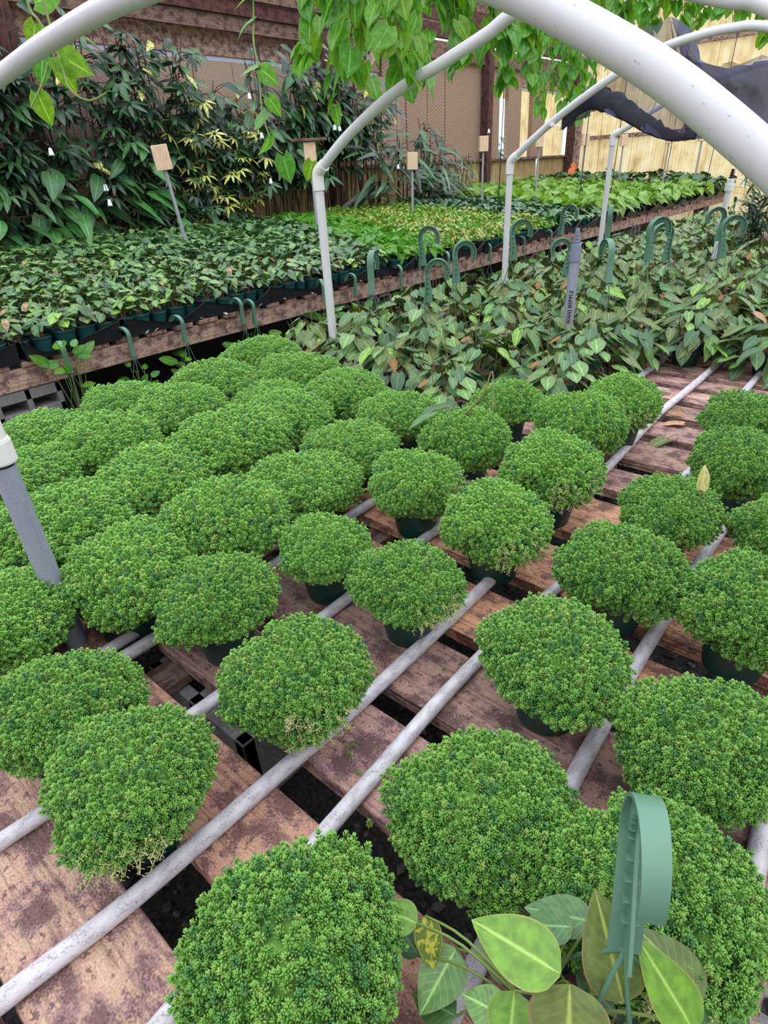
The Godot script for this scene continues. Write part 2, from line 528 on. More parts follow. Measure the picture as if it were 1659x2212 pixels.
func sprig_mesh(sd: int) -> ArrayMesh:
	rng.seed = sd
	var mb := MB.new()
	mb.tinted = true
	var whorls := [[-0.009, 5.0, 5, 0.0060], [-0.004, 12.0, 6, 0.0068], [0.001, 24.0, 7, 0.0074], [0.0045, 42.0, 6, 0.0072], [0.007, 62.0, 6, 0.0064], [0.0085, 82.0, 3, 0.005]]
	for wh in whorls:
		var off := rnd(0.0, TAU)
		for q in int(wh[2]):
			var a: float = off + TAU * q / wh[2] + rnd(-0.15, 0.15)
			var el: float = (wh[1] + rnd(-8.0, 8.0)) * DEG
			var d := Vector3(cos(a) * cos(el), sin(el), sin(a) * cos(el))
			fat_leaf(mb, Vector3(0, wh[0] - 0.009, 0), d, Vector3.UP, wh[3] * rnd(0.88, 1.1), 0.00125, 0.00085)
	return mb.mesh()

func stalk_mesh() -> ArrayMesh:                       # a leggy pale shoot with pairs of leaves
	rng.seed = 5
	var mb := MB.new()
	mb.tinted = true
	tube(mb, [Vector3(0, -0.012, 0), Vector3(0.002, 0.006, 0), Vector3(0.006, 0.02, 0.001)], 0.0011, 0.0008, 5)
	for k in 9:
		var a := k * 2.2
		var y := -0.004 + k * 0.003
		fat_leaf(mb, Vector3(y * 0.25, y, 0), Vector3(cos(a), 0.45, sin(a)), Vector3.UP, 0.0085, 0.0012, 0.0008)
	return mb.mesh()

func mound_point(ct: float, a: float, ph: float, down: float) -> Vector3:
	var st := sqrt(max(0.0, 1.0 - ct * ct))
	var bump := 1.0 + 0.06 * sin(2.0 * a + ph * 1.3) * st + 0.06 * sin(3.0 * a + ph + 2.0 * ct) * st + 0.045 * sin(5.0 * a - ph * 2.0 + ct * 4.0) * st + 0.03 * sin(9.0 * a + 7.0 * ct + ph) * st + 0.02 * sin(ct * 11.0 + ph)
	var ry := 0.088 if ct > 0.0 else down
	return Vector3(0.134 * st * cos(a), ry * ct, 0.134 * st * sin(a)) * bump

func sedum_proto(sd: int, dry: bool, down: float, pale: bool, sprigs: Array, stalk: Mesh, pot: Mesh) -> Node3D:
	var o := Node3D.new()
	o.set_meta("kind_name", "sedum_basket")
	o.set_meta("label", ""); o.set_meta("category", "potted plant")
	part("rim", rim_mesh(0.079, 0.125), M.pot, part("pot", pot, M.pot, o))
	var mid := Vector3(0, 0.156, 0)
	var ph := sd * 1.7
	var mb := MB.new()
	var rows := []
	for r in 13:
		var row := []
		var ct := cos(PI * r / 12.0)
		for s in 24:
			row.append(mb.add(mid + mound_point(ct, TAU * s / 24.0, ph, down) * 0.76))
		rows.append(row)
	for r in 12:
		for s in 24:
			mb.quad(rows[r][s], rows[r + 1][s], rows[r + 1][(s + 1) % 24], rows[r][(s + 1) % 24])
	part("stem_mass", mb.mesh(), M.sedum_core, o)
	rng.seed = 100 + sd
	var xs := [[], [], []]
	var cs := [[], [], []]
	var n := 1280
	var golden := PI * (3.0 - sqrt(5.0))
	var lows := []
	for k in n:
		var ct := 1.0 - (k + 0.5) / n * 1.66
		var a := fposmod(golden * k + rnd(-0.03, 0.03), TAU)
		ct = clamp(ct + rnd(-0.012, 0.012), -0.75, 0.999)
		var p := mid + mound_point(ct, a, ph, down)
		var e := 0.02
		var p1 := mid + mound_point(ct, a + e, ph, down)
		var p2 := mid + mound_point(clamp(ct - e, -1.0, 0.9999), a, ph, down)
		var nn := (p2 - p).cross(p1 - p).normalized()
		if nn.dot(p - mid) < 0.0: nn = -nn
		nn = (nn + Vector3(0, 0.45, 0) + Vector3(rnd(-0.28, 0.28), rnd(-0.2, 0.2), rnd(-0.28, 0.28))).normalized()
		p += nn * rnd(-0.010, 0.010)
		if ct < -0.35 and rng.randf() < 0.4:
			continue
		var sc := rnd(1.0, 1.34)
		var x := aim(p, nn, Vector3(cos(k * 2.0), 0.3, sin(k * 2.0)), sc)
		x.basis = Basis(x.basis.x, -x.basis.z, x.basis.y)       # the sprig's own axis is +y
		var j := rng.randi() % 3
		xs[j].append(x)
		var g := rnd(0.0, 1.0)
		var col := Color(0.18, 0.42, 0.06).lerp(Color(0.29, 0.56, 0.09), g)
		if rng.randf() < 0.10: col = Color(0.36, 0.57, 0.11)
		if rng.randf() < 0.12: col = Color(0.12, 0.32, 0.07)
		col = Color(col.r * 1.08 + 0.01, col.g * 1.12, col.b * 1.3) if pale else Color(col.r * 0.94, col.g * 0.96, col.b * 1.1)  # same plants; stronger light is put into the tint of the pale copies
		if dry and p.y < 0.185 and p.y > 0.11 and abs(angle_difference(a, 0.0)) < 0.42 and rng.randf() < 0.55:
			lows.append(x)
		cs[j].append(col)
	for k in 260:                                           # older sprigs under the surface
		var ct := clampf(1.0 - (k + 0.5) / 260.0 * 1.6 + rnd(-0.02, 0.02), -0.7, 0.999)
		var a := fposmod(golden * k + 1.0, TAU)
		var p := mid + mound_point(ct, a, ph, down) * 0.87
		var nn := ((p - mid).normalized() + Vector3(rnd(-0.4, 0.4), 0.5, rnd(-0.4, 0.4))).normalized()
		var x := aim(p, nn, Vector3(cos(k * 2.0), 0.3, sin(k * 2.0)), rnd(1.1, 1.5))
		x.basis = Basis(x.basis.x, -x.basis.z, x.basis.y)
		xs[k % 3].append(x)
		cs[k % 3].append(cs[k % 3][k % 200])
	for j in 3:
		many("foliage", sprigs[j], M.sedum, o, xs[j], cs[j])
	var sx := []
	var sc2 := []
	for x in lows:
		var y: Transform3D = x
		y.basis = y.basis * rnd(0.5, 0.8)
		y = y.rotated_local(Vector3.RIGHT, rnd(-0.7, 0.7))
		y.origin += (y.origin - mid).normalized() * 0.007
		sx.append(y)
		sc2.append(Color(0.46, 0.56, 0.17).lerp(Color(0.62, 0.56, 0.3), rng.randf()))
	for k in 12:                                            # a few leggy shoots under the skirt of every mound
		var a := rnd(0.0, TAU)
		var p := mid + mound_point(rnd(-0.7, -0.2), a, ph, down) * rnd(0.96, 1.03)
		sx.append(Transform3D(Basis(Vector3(rnd(-1, 1), 0.1, rnd(-1, 1)).normalized(), rnd(0.9, 1.7)).scaled_local(Vector3.ONE * rnd(0.5, 0.8)), p))
		sc2.append(Color(0.36, 0.47, 0.12))
	many("leggy_shoots", stalk, M.sedum, o, sx, sc2)
	return o

func strip(mb: MB, pts: Array, ns: Array, zs: Array, n0: Array, n1: Array) -> void:
	# sweeps a rectangle along pts: half widths zs along the strip's z, from n0 to n1 along each normal; every face has its own edge
	var cnt := pts.size()
	var corner := func(k: int, q: int) -> Vector3:
		var zz: float = zs[k] * (-1.0 if q == 0 or q == 3 else 1.0)
		return pts[k] + Vector3(0, 0, zz) + ns[k] * (n0[k] if q < 2 else n1[k])
	for f in 4:
		var prev := []
		for k in cnt:
			var a: Vector3 = corner.call(k, f)
			var b: Vector3 = corner.call(k, (f + 1) % 4)
			var ia := mb.add(a); var ib := mb.add(b)
			if k > 0:
				mb.quad(prev[0], prev[1], ib, ia)
			prev = [ia, ib]
	for k in [0, cnt - 1]:
		var q := []
		for f in 4: q.append(mb.add(corner.call(k, f)))
		if k == 0: mb.quad(q[3], q[2], q[1], q[0])
		else: mb.quad(q[0], q[1], q[2], q[3])

func hook_mesh() -> ArrayMesh:                          # a moulded plastic hanger hook: rim flange, inner web and ribs
	var mb := MB.new()
	var pts := []; var ns := []; var zs := []; var a0 := []; var a1 := []; var b1 := []; var wz := []
	var r := 0.046
	for k in 6:
		var t := k / 6.0
		pts.append(Vector3(-0.004 + 0.004 * sin(t * PI), t * 0.105, 0)); ns.append(Vector3(1, 0, 0))
	for k in 17:
		var a := PI - k / 16.0 * PI * 1.18
		pts.append(Vector3(-0.004 + r + cos(a) * r, 0.105 + sin(a) * r * 1.05, 0)); ns.append(Vector3(-cos(a), -sin(a), 0))
	for k in pts.size():
		var t := float(k) / (pts.size() - 1)
		zs.append(lerp(0.014, 0.0095, t)); a0.append(0.0); a1.append(0.0032)
		b1.append(0.019 + 0.014 * max(0.0, 1.0 - t * 5.0)); wz.append(0.0016)
	strip(mb, pts, ns, zs, a0, a1)
	strip(mb, pts, ns, wz, a1, b1)
	for k in range(2, pts.size() - 1):
		var p: Vector3 = pts[k] + ns[k] * 0.0095
		var x := Transform3D(Basis(ns[k], ns[k].cross(Vector3.BACK) * -1.0, Vector3.BACK), p)
		var bb := MB.new()
		box_mb(bb, Vector3.ZERO, Vector3(0.014, 0.0016, 0.015), 0.0003)
		mb.merge(bb, x)
	return mb.mesh()

func hanger(parent: Node3D, rim_r: float, rim_y: float, hook_y: float, lean: Vector3, turn: float, hook: Mesh) -> void:
	var h := part("hanger_hook", hook, M.hook, parent, Transform3D(Basis(Vector3.UP, turn), Vector3(0, hook_y, 0) + lean))
	h.set_meta("label", "green plastic hanger hook")
	for k in 3:
		var a := turn + 0.6 + TAU * k / 3.0
		var p0 := Vector3(0, hook_y + 0.004, 0) + lean
		var p1 := Vector3(cos(a) * rim_r, rim_y, sin(a) * rim_r)
		var pm := p0.lerp(p1, 0.5) + Vector3(cos(a), 0, sin(a)) * 0.012
		part("hanger_wire", tube_mesh(spline([p0, pm, p1], 3), 0.0019, -1.0, 6), M.hook, parent)

func leaf_kit(w: float, lobe: float, tip: float) -> Array:
	return [leaf_mb(w, lobe, 0.16, 0.06, tip), leaf_mb(w * 0.9, lobe, 0.34, 0.10, tip, 6, 4, 0.02), leaf_mb(w * 1.08, lobe * 0.8, 0.06, 0.03, tip, 6, 4, 0.03, 0.3)]

func micans_leaves(sd: int, n: int, wide: float) -> Array:     # [transform, mesh number, tint number] of one basket's leaves
	rng.seed = sd
	var out := []
	for k in n:
		var a := rnd(0.0, TAU)
		var q := sqrt(rng.randf())
		var r := wide * q
		var hgt := 0.12 + 0.135 * (1.0 - q * q) + rnd(-0.05, 0.05)
		var low := k >= n - 16
		if low:
			r = wide * rnd(0.55, 1.0); hgt = rnd(0.05, 0.16)
		var b := a + rnd(-0.9, 0.9)
		var d := Vector3(cos(b), -rnd(0.15, 0.7) - (0.9 if low else 0.0), sin(b))
		var up := Vector3(cos(a) * (1.6 if low else 0.4) + rnd(-0.4, 0.4), 1.0, sin(a) * (1.6 if low else 0.4) + rnd(-0.4, 0.4))
		var tint := [0, 0, 1, 1, 2, 2, 0, 1, 4, 3, 4, 4][rng.randi() % 12] as int
		if rng.randf() < 0.045 and q < 0.6 and not low: tint = 5
		if rng.randf() < 0.012: tint = 6
		out.append([aim(Vector3(cos(a) * r, hgt, sin(a) * r), d, up, rnd(0.07, 0.122) * (0.62 if tint == 5 else 1.0)), rng.randi() % 3, tint])
	return out

func mic_mat(k: int) -> Material:
	return M.mic[k] if k < 5 else (M.bronze if k == 5 else M.dry)

func micans_stems(sd: int, leaves: Array, shoots: int) -> ArrayMesh:
	rng.seed = sd * 3 + 1
	var mb := MB.new()
	for k in range(0, leaves.size(), 4):
		var p: Vector3 = leaves[k][0].origin
		tube(mb, [Vector3(p.x * 0.2, 0.11, p.z * 0.2), Vector3(p.x * 0.75, max(p.y, 0.13) + 0.02, p.z * 0.75), p], 0.0018, 0.0013, 4, false)
	for k in shoots:
		var x := rnd(-0.12, 0.12); var z := rnd(-0.12, 0.12)
		tube(mb, [Vector3(x, 0.14, z), Vector3(x * 1.1, 0.25, z * 1.1), Vector3(x * 1.3, rnd(0.3, 0.38), z * 1.2)], 0.002, 0.0008, 4, false)
	return mb.mesh()

func micans_proto(sd: int, kit: Array, meshes: Array, pot: Mesh, soil: Mesh, apart: bool) -> Node3D:
	var o := Node3D.new()
	o.set_meta("kind_name", "trailing_philodendron_basket")
	o.set_meta("label", ""); o.set_meta("category", "potted plant")
	part("pot", pot, M.pot, o)
	part("soil", soil, M.soil, o)
	var ls := micans_leaves(sd, 76 if apart else 64, 0.2)
	part("stems", micans_stems(sd, ls, 5), M.stem, o)
	if apart:
		for l in ls:
			part("leaf", meshes[l[1]], mic_mat(l[2]), o, l[0])
	else:
		var by := {}
		for l in ls:
			if not by.has(l[2]): by[l[2]] = MB.new()
			by[l[2]].merge(kit[l[1]], l[0])
		for key in by:
			var f := part("foliage", by[key].mesh(), mic_mat(key), o)
			f.set_meta("kind", "stuff")
	return o

func seedling_proto(sd: int, kit: Array, meshes: Array, pot: Mesh, soil: Mesh, apart: bool) -> Node3D:
	rng.seed = sd
	var o := Node3D.new()
	o.set_meta("kind_name", "seedling_pot")
	o.set_meta("label", ""); o.set_meta("category", "potted plant")
	part("pot", pot, M.pot_small, o)
	part("soil", soil, M.soil, o)
	var by := {}
	var mb := MB.new()
	for k in 13:
		var a := rnd(0.0, TAU)
		var r := rnd(0.015, 0.075)
		var y := rnd(0.135, 0.195)
		var tint := [0, 1, 2, 2, 0, 4, 1, 3][rng.randi() % 8] as int
		if rng.randf() < 0.018: tint = 6
		var x := aim(Vector3(cos(a) * r * 0.5, y, sin(a) * r * 0.5), Vector3(cos(a), rnd(-0.75, 0.05), sin(a)), Vector3(rnd(-0.4, 0.4), 1, rnd(-0.4, 0.4)), rnd(0.058, 0.09))
		tube(mb, [Vector3(cos(a) * 0.012, 0.085, sin(a) * 0.012), x.origin], 0.0017, 0.0012, 4, false)
		var j := rng.randi() % 3
		if apart:
			part("leaf", meshes[j], mic_mat(tint), o, x)
		else:
			if not by.has(tint): by[tint] = MB.new()
			by[tint].merge(kit[j], x)
	for key in by:
		var f := part("foliage", by[key].mesh(), mic_mat(key), o)
		f.set_meta("kind", "stuff")
	part("stems", mb.mesh(), M.stem, o)
	return o

func scatter_foliage(sd: int, n: int, wide: float, y0: float, y1: float, s0: float, s1: float, kit: Array) -> ArrayMesh:
	rng.seed = sd
	var mb := MB.new()
	for k in n:
		var a := rnd(0.0, TAU)
		var r := wide * sqrt(rng.randf())
		mb.merge(kit[rng.randi() % kit.size()], aim(Vector3(cos(a) * r, rnd(y0, y1), sin(a) * r), Vector3(cos(a + rnd(-1, 1)), rnd(-0.7, 0.1), sin(a + rnd(-1, 1))), Vector3(rnd(-0.5, 0.5), 1, rnd(-0.5, 0.5)), rnd(s0, s1)))
	return mb.mesh()

# ---------------------------------------------------------------- bench, pipes, frames
func bench(called: String, label: String, x0: float, x1: float, planks: Array, slope := 0.0) -> Node3D:
	# planks: [z middle, width, material number]; x0..x1 is their length
	var o := thing(called, label, "bench", Vector3((x0 + x1) * 0.5, 0, 0))
	for p in planks:
		var m := part("plank", box(Vector3(x1 - x0 + p[3], 0.038, p[1]), 0.005), M["plank%d" % p[2]], o)
		m.position = Vector3(p[3] * 0.5 * p[4], BENCH - 0.019, p[0])
		m.rotation = Vector3(rnd(-0.006, 0.006), rnd(-0.004, 0.004), 0)
	return o

func cinder_block(at: Vector3, b: Basis, label: String, shell := 0.034) -> void:
	var o := thing("cinder_block", label, "cinder block", at, "grey cinder blocks under the benches")
	o.basis = b
	var mb := MB.new()
	for x in [-0.18, 0.0, 0.18]:
		box_mb(mb, Vector3(x, 0, 0), Vector3(0.034, 0.19, 0.19), 0.004)
	for z in [-1, 1]:
		box_mb(mb, Vector3(0, 0, z * (0.095 - shell * 0.5)), Vector3(0.394, 0.19, shell), 0.004)
	part("block_body", mb.mesh(), M.concrete, o)

func pvc(label: String, pts: Array, r: float, group := "white pipes lying along the bench") -> void:
	var o := thing("pipe", label, "pipe", pts[0], group)
	var q := []
	for p in pts: q.append(p - pts[0])
	part("pipe_length", tube_mesh(spline(q, 8), r, -1.0, 16), M.pipe, o)

func hoop(label: String, z: float, arch: Array, xl: float, yl: float, xr: float, yr: float, zr := 0.0) -> void:
	var o := thing("hoop_frame", label, "hoop", Vector3(xl, 0, z), "white pipe hoops spanning the bench")
	var q := [Vector3(0, yl, 0)]
	for p in arch: q.append(Vector3(p.x - xl, p.y, p.z))
	q.append(Vector3(xr - xl, yr, zr))
	part("arch", tube_mesh(spline(q, 10), 0.0225, -1.0, 24), M.hoop, o)
	for e in 2:
		var x: float = 0.0 if e == 0 else xr - xl
		var y: float = yl if e == 0 else yr
		var zz: float = 0.0 if e == 0 else zr
		part("post", tube_mesh([Vector3(x, 0.0, zz), Vector3(x, y * 0.5, zz), Vector3(x, y, zz)], 0.0225, -1.0, 20), M.hoop, o)
		var d: Vector3 = (q[1] - q[0]).normalized() if e == 0 else (q[q.size() - 2] - q[q.size() - 1]).normalized()
		part("elbow", tube_mesh(spline([Vector3(x, y - 0.075, zz), Vector3(x, y - 0.02, zz), Vector3(x, y, zz) + d * 0.012, Vector3(x, y, zz) + d * 0.06], 6), 0.0285, -1.0, 20), M.white_plastic, o)

func riser(label: String, at: Vector3, top: float, kind: int) -> void:
	var o := thing("riser_pipe", label, "pipe", at, "upright watering risers through the bench")
	var m: Material = M.grey_pipe if kind < 2 else M.hoop
	part("riser_length", tube_mesh([Vector3(0, -0.3, 0), Vector3(0, top * 0.5, 0), Vector3(0, top, 0)], 0.0245 if kind < 2 else 0.021, -1.0, 22), m, o)
	if kind == 0:
		part("thread", tube_mesh([Vector3(0, top, 0), Vector3(0, top + 0.012, 0)], 0.0225, -1.0, 20), M.black, o)
		var mb := MB.new()
		for s in [[0.008, 0.012, 0.03], [0.012, 0.056, 0.0325], [0.056, 0.06, 0.031], [0.06, 0.114, 0.0275], [0.114, 0.118, 0.026]]:
			tube(mb, [Vector3(0, top + s[0], 0), Vector3(0, top + s[1], 0)], s[2], -1.0, 28)
		var cp := part("coupling", mb.mesh(), M.white_plastic, o)
		part("upper_pipe", tube_mesh([Vector3(0, top + 0.1, 0), Vector3(0, top + 0.95, 0)], 0.017, -1.0, 18), M.hoop, o)
		part("primer_ring", tube_mesh([Vector3(0, top + 0.118, 0), Vector3(0, top + 0.1205, 0)], 0.0195, -1.0, 18), mat(rgb8(70, 60, 150), 0.5), cp)
	else:
		var mb := MB.new()
		for s in [[-0.03, -0.022, 0.027], [-0.022, 0.018, 0.0315], [0.018, 0.026, 0.028], [0.026, 0.052, 0.0275], [0.052, 0.06, 0.02]]:
			tube(mb, [Vector3(0, top + s[0], 0), Vector3(0, top + s[1], 0)], s[2], -1.0, 8 if kind == 1 else 20)
		part("reducer", mb.mesh(), M.fitting if kind == 1 else M.white_plastic, o)
		var rb := MB.new()
		for k in 4:
			tube(rb, [Vector3(0, top + 0.062 + k * 0.016, 0), Vector3(0, top + 0.072 + k * 0.016, 0)], 0.0185 - 0.0025 * k, -1.0, 14)
		tube(rb, [Vector3(0, top + 0.055, 0), Vector3(0, top + 0.125, 0)], 0.0095, -1.0, 10)
		part("nozzle", rb.mesh(), M.black if kind == 2 else M.fitting, o)
	if kind == 1:
		var f := SystemFont.new()
		f.font_names = PackedStringArray(["Droid Sans"])
		f.font_weight = 700
		var tm := TextMesh.new()
		tm.font = f; tm.text = "WANI NIPPLE"; tm.font_size = 32; tm.pixel_size = 0.0008; tm.depth = 0.0015
		# the print runs up the side of the pipe that faces the aisle
		var out := Vector3(0.42, 0, 0.907).normalized()
		var b := Basis(Vector3.UP, -Vector3.UP.cross(out) * -1.0, out)
		b = Basis(Vector3.UP, out.cross(Vector3.UP), out)
		part("lettering", tm, M.black, o, Transform3D(b, out * 0.0242 + Vector3(0, top - 0.24, 0)))

func stake(at: Vector3, top: float, lean: Vector3, label: String, cap := false) -> void:
	var o := thing("marker_stake", label, "stake", at, "wooden blocks on stakes over the seedling bench")
	var tp := Vector3(0, top - at.y, 0) + lean
	part("stake_pole", tube_mesh([Vector3(0, 0, 0), tp], 0.017, -1.0, 12), M.grey_stake, o)
	var axis := tp.normalized()
	var x := Vector3(0.75, 0, 0.66).cross(axis).normalized()
	var b := Basis(x, axis, x.cross(axis))
	part("wooden_block", box(Vector3(0.145, 0.215, 0.09), 0.006), M.block_wood, o, Transform3D(b, tp + axis * 0.1))
	if cap:
		part("cap_board", box(Vector3(0.42, 0.03, 0.16), 0.004), M.beam_old, o, Transform3D(b, tp + axis * 0.225))

func drip_weight(at: Vector3, top: float, label: String) -> void:
	var o := thing("drip_line_weight", label, "drip line", at, "white drip weights on thin black lines")
	part("line", tube_mesh([Vector3(0, 0.03, 0), Vector3(0.004, (top - at.y) * 0.5, 0.003), Vector3(0, top - at.y, 0)], 0.0035, -1.0, 5), M.line, o)
	var mb := MB.new()
	lathe(mb, [Vector2(0.0005, 0.0), Vector2(0.026, 0.0), Vector2(0.024, 0.012), Vector2(0.014, 0.06), Vector2(0.011, 0.064), Vector2(0.0005, 0.066)], 12)
	part("weight", mb.mesh(), M.white_bit, o)

# ---------------------------------------------------------------- foliage on the wall and overhead
func whorl_mb(n: int, kit: MB, spread: float, rise: float) -> MB:        # a hand-shaped compound leaf
	var mb := MB.new()
	for k in n:
		var a := TAU * (k + 0.5) / n
		mb.merge(kit, aim(Vector3(cos(a), 0, sin(a)) * 0.12, Vector3(cos(a), rise + 0.1 * sin(k * 2.7), sin(a)), Vector3.UP, spread * (0.85 + 0.2 * sin(k * 1.9))))
	return mb

func wall_plant(called: String, label: String, at: Vector3, height: float, wide: float, n: int, meshes: Array, mats: Array, s0: float, s1: float, stems: int, droop: float, sd: int, group := "", second: Array = [], share := 0.0, lo := 0.12) -> Node3D:
	rng.seed = sd
	var o := thing(called, label, "plant", at, group)
	var mb := MB.new()
	var tops := []
	for k in stems:
		var tx := rnd(-0.1, 0.3); var tz := rnd(-0.6, 0.6) * wide
		var pts := spline([Vector3(rnd(-0.05, 0.05), 0, tz * 0.25), Vector3(tx * 0.5 + rnd(-0.05, 0.12), height * 0.45, tz * 0.6 + rnd(-0.2, 0.2)), Vector3(tx, height * rnd(0.8, 1.0), tz)], 6)
		tube(mb, pts, 0.018, 0.006, 6, false)
		tops.append(pts)
	for k in n:
		var pts: Array = tops[rng.randi() % stems]
		var p: Vector3 = pts[int(rnd(lo, 1.0) * (pts.size() - 1))]
		var a := rnd(-1.5, 1.5)
		var off := Vector3(cos(a), 0, sin(a))
		var from := p
		p += off * rnd(0.05, 0.26) + Vector3(0, rnd(-0.08, 0.12), rnd(-0.5, 0.5) * wide * 0.3)
		p.x = clamp(p.x, -0.2, 0.55)
		tube(mb, [from, from.lerp(p, 0.5) + Vector3(0, 0.03, 0), p], 0.005, 0.003, 4, false)
		var d := (off + Vector3(0.2, -droop + rnd(-0.3, 0.3), 0)).normalized()
		var ml: Array = mats
		if share > 0.0 and rng.randf() < share: ml = second
		part("leaf", meshes[rng.randi() % meshes.size()], ml[rng.randi() % ml.size()], o, aim(p, d, Vector3(0.7 + rnd(-0.4, 0.4), 0.8, rnd(-0.5, 0.5)), rnd(s0, s1)))
	part("stems", mb.mesh(), M.stem_brown, o)
	return o

func vine(label: String, at: Vector3, strands: int, lmin: float, lmax: float, spread: float, s0: float, s1: float, meshes: Array, sd: int, with_pot := true) -> void:
	rng.seed = sd
	var o := thing("hanging_vine", label, "hanging plant", at, "heart-leaved vines hanging from the roof")
	if with_pot:
		part("pot", pot_mesh(0.095, 0.07, 0.14, 20), M.black, o)
		var wire := MB.new()
		for k in 3:
			var a := TAU * k / 3.0
			tube(wire, [Vector3(cos(a) * 0.095, 0.14, sin(a) * 0.095), Vector3(0, 0.45, 0)], 0.002, -1.0, 5, false)
		tube(wire, [Vector3(0, 0.45, 0), Vector3(0, 4.05 - at.y, 0)], 0.003, -1.0, 5, false)
		part("hanger_wire", wire.mesh(), M.line, o)
	var mb := MB.new()
	var leaves := []
	for k in strands:
		var a := TAU * k / strands + rnd(-0.3, 0.3)
		var l := rnd(lmin, lmax)
		var r := spread * rnd(0.5, 1.0)
		var pts := spline([Vector3(cos(a) * 0.05, 0.13, sin(a) * 0.05), Vector3(cos(a) * r * 0.8, 0.17, sin(a) * r * 0.8), Vector3(cos(a) * r, -l * 0.4, sin(a) * r), Vector3(cos(a) * r * 1.05 + rnd(-0.04, 0.04), -l, sin(a) * r * 1.05)], 5)
		tube(mb, pts, 0.0032, 0.002, 5, false)
		for j in range(1, pts.size()):
			for u in (2 if j % 2 == 0 else 1):
				var b := a + rnd(-1.7, 1.7)
				var off := Vector3(cos(b), 0, sin(b))
				var p: Vector3 = pts[j] + off * rnd(0.02, 0.05)
				tube(mb, [pts[j], p], 0.0018, 0.0014, 4, false)
				leaves.append([p, Vector3(off.x * 0.6 + rnd(-0.4, 0.4), -1.0, off.z * 0.6 + rnd(-0.4, 0.4)), off + Vector3(rnd(-0.3, 0.3), 0.3, rnd(-0.3, 0.3))])
	part("stems", mb.mesh(), M.stem_green, o)
	for q in leaves:
		var pick := rng.randi() % 10
		part("leaf", meshes[rng.randi() % meshes.size()], M.vine[0 if pick < 5 else (1 if pick < 8 else 2)], o, aim(q[0], q[1] + Vector3(rnd(-0.3, 0.3), 0, rnd(-0.3, 0.3)), q[2], rnd(s0, s1)))

func strand(label: String, pts: Array, leaves: Array, meshes: Array) -> void:
	# one shoot given by its points; leaves: [where, direction, facing, size, material]
	var o := thing("vine_shoot", label, "vine", pts[0])
	var q := []
	for p in pts: q.append(p - pts[0])
	part("stem", tube_mesh(spline(q, 6), 0.0055, 0.003, 8), M.stem_green, o)
	var k := 0
	for l in leaves:
		part("leaf", meshes[k % meshes.size()], l[4], o, aim(l[0] - pts[0], l[1], l[2], l[3]))
		k += 1

var cam: Camera3D

func to_px(p: Vector3) -> Vector3:            # where a world point falls in the picture, and how deep; used only to leave out copies that no view shows
	var q := cam.transform.affine_inverse() * p
	return Vector3(829.5 + 1265.0 * q.x / -q.z, 1106.0 - 1265.0 * q.y / -q.z, -q.z) if q.z < -0.05 else Vector3(-9999, -9999, -1)

func _ready() -> void:
	# ------------------------------------------------ camera
	cam = Camera3D.new()
	cam.name = "camera"
	var pit := 30.3 * DEG; var rol := -3.4 * DEG; var yaw := 42.2 * DEG
	var fwd := Vector3(-sin(yaw) * cos(pit), -sin(pit), -cos(yaw) * cos(pit))
	var rt := Vector3(cos(yaw), 0, -sin(yaw))
	var up := rt.cross(fwd)
	cam.transform = Transform3D(Basis(rt * cos(rol) + up * sin(rol), up * cos(rol) - rt * sin(rol), -fwd), Vector3(0, 1.45, 0))
	cam.fov = 82.33
	cam.near = 0.02
	cam.far = 200.0
	add_child(cam)
	cam.current = true
	# ------------------------------------------------ overcast sky
	var we := WorldEnvironment.new()
	we.name = "world_environment"
	var env := Environment.new()
	env.background_mode = Environment.BG_SKY
	var sky := Sky.new()
	var sm := ProceduralSkyMaterial.new()
	sm.sky_top_color = Color(0.93, 0.95, 1.0)
	sm.sky_horizon_color = Color(0.90, 0.92, 0.95)
	sm.sky_curve = 0.2
	sm.ground_horizon_color = Color(0.42, 0.43, 0.40)
	sm.ground_bottom_color = Color(0.30, 0.31, 0.28)
	sm.sun_angle_max = 0.0
	sky.sky_material = sm
	env.sky = sky
	env.background_energy_multiplier = 1.0
	env.tonemap_mode = Environment.TONE_MAPPER_LINEAR
	env.tonemap_exposure = 3.6
	env.sdfgi_enabled = true
	env.ssao_enabled = true
	env.ssil_enabled = true
	we.environment = env
	add_child(we)

	make_materials()
	build_setting()
	build_benches()
	build_sedum()
	build_baskets()
	build_seedlings()
	build_frames()
	build_wall_plants()
	build_overhead()
	build_small()

# ------------------------------------------------ the greenhouse
func corrugated(w: float, h: float, pitch: float, depth: float) -> ArrayMesh:       # a wavy sheet in the xy plane, facing +z
	var mb := MB.new()
	var n := int(w / pitch * 6.0)
	for k in n + 1:
		var x := w * k / n
		var a := TAU * x / pitch
		var nn := Vector3(-cos(a) * depth * TAU / pitch, 0, 1).normalized()
		mb.add(Vector3(x - w * 0.5, 0, sin(a) * depth), Vector2(x, 0), nn)
		mb.add(Vector3(x - w * 0.5, h, sin(a) * depth), Vector2(x, h), nn)
	for k in n:
		mb.quad(k * 2, k * 2 + 2, k * 2 + 3, k * 2 + 1)
	return mb.mesh()

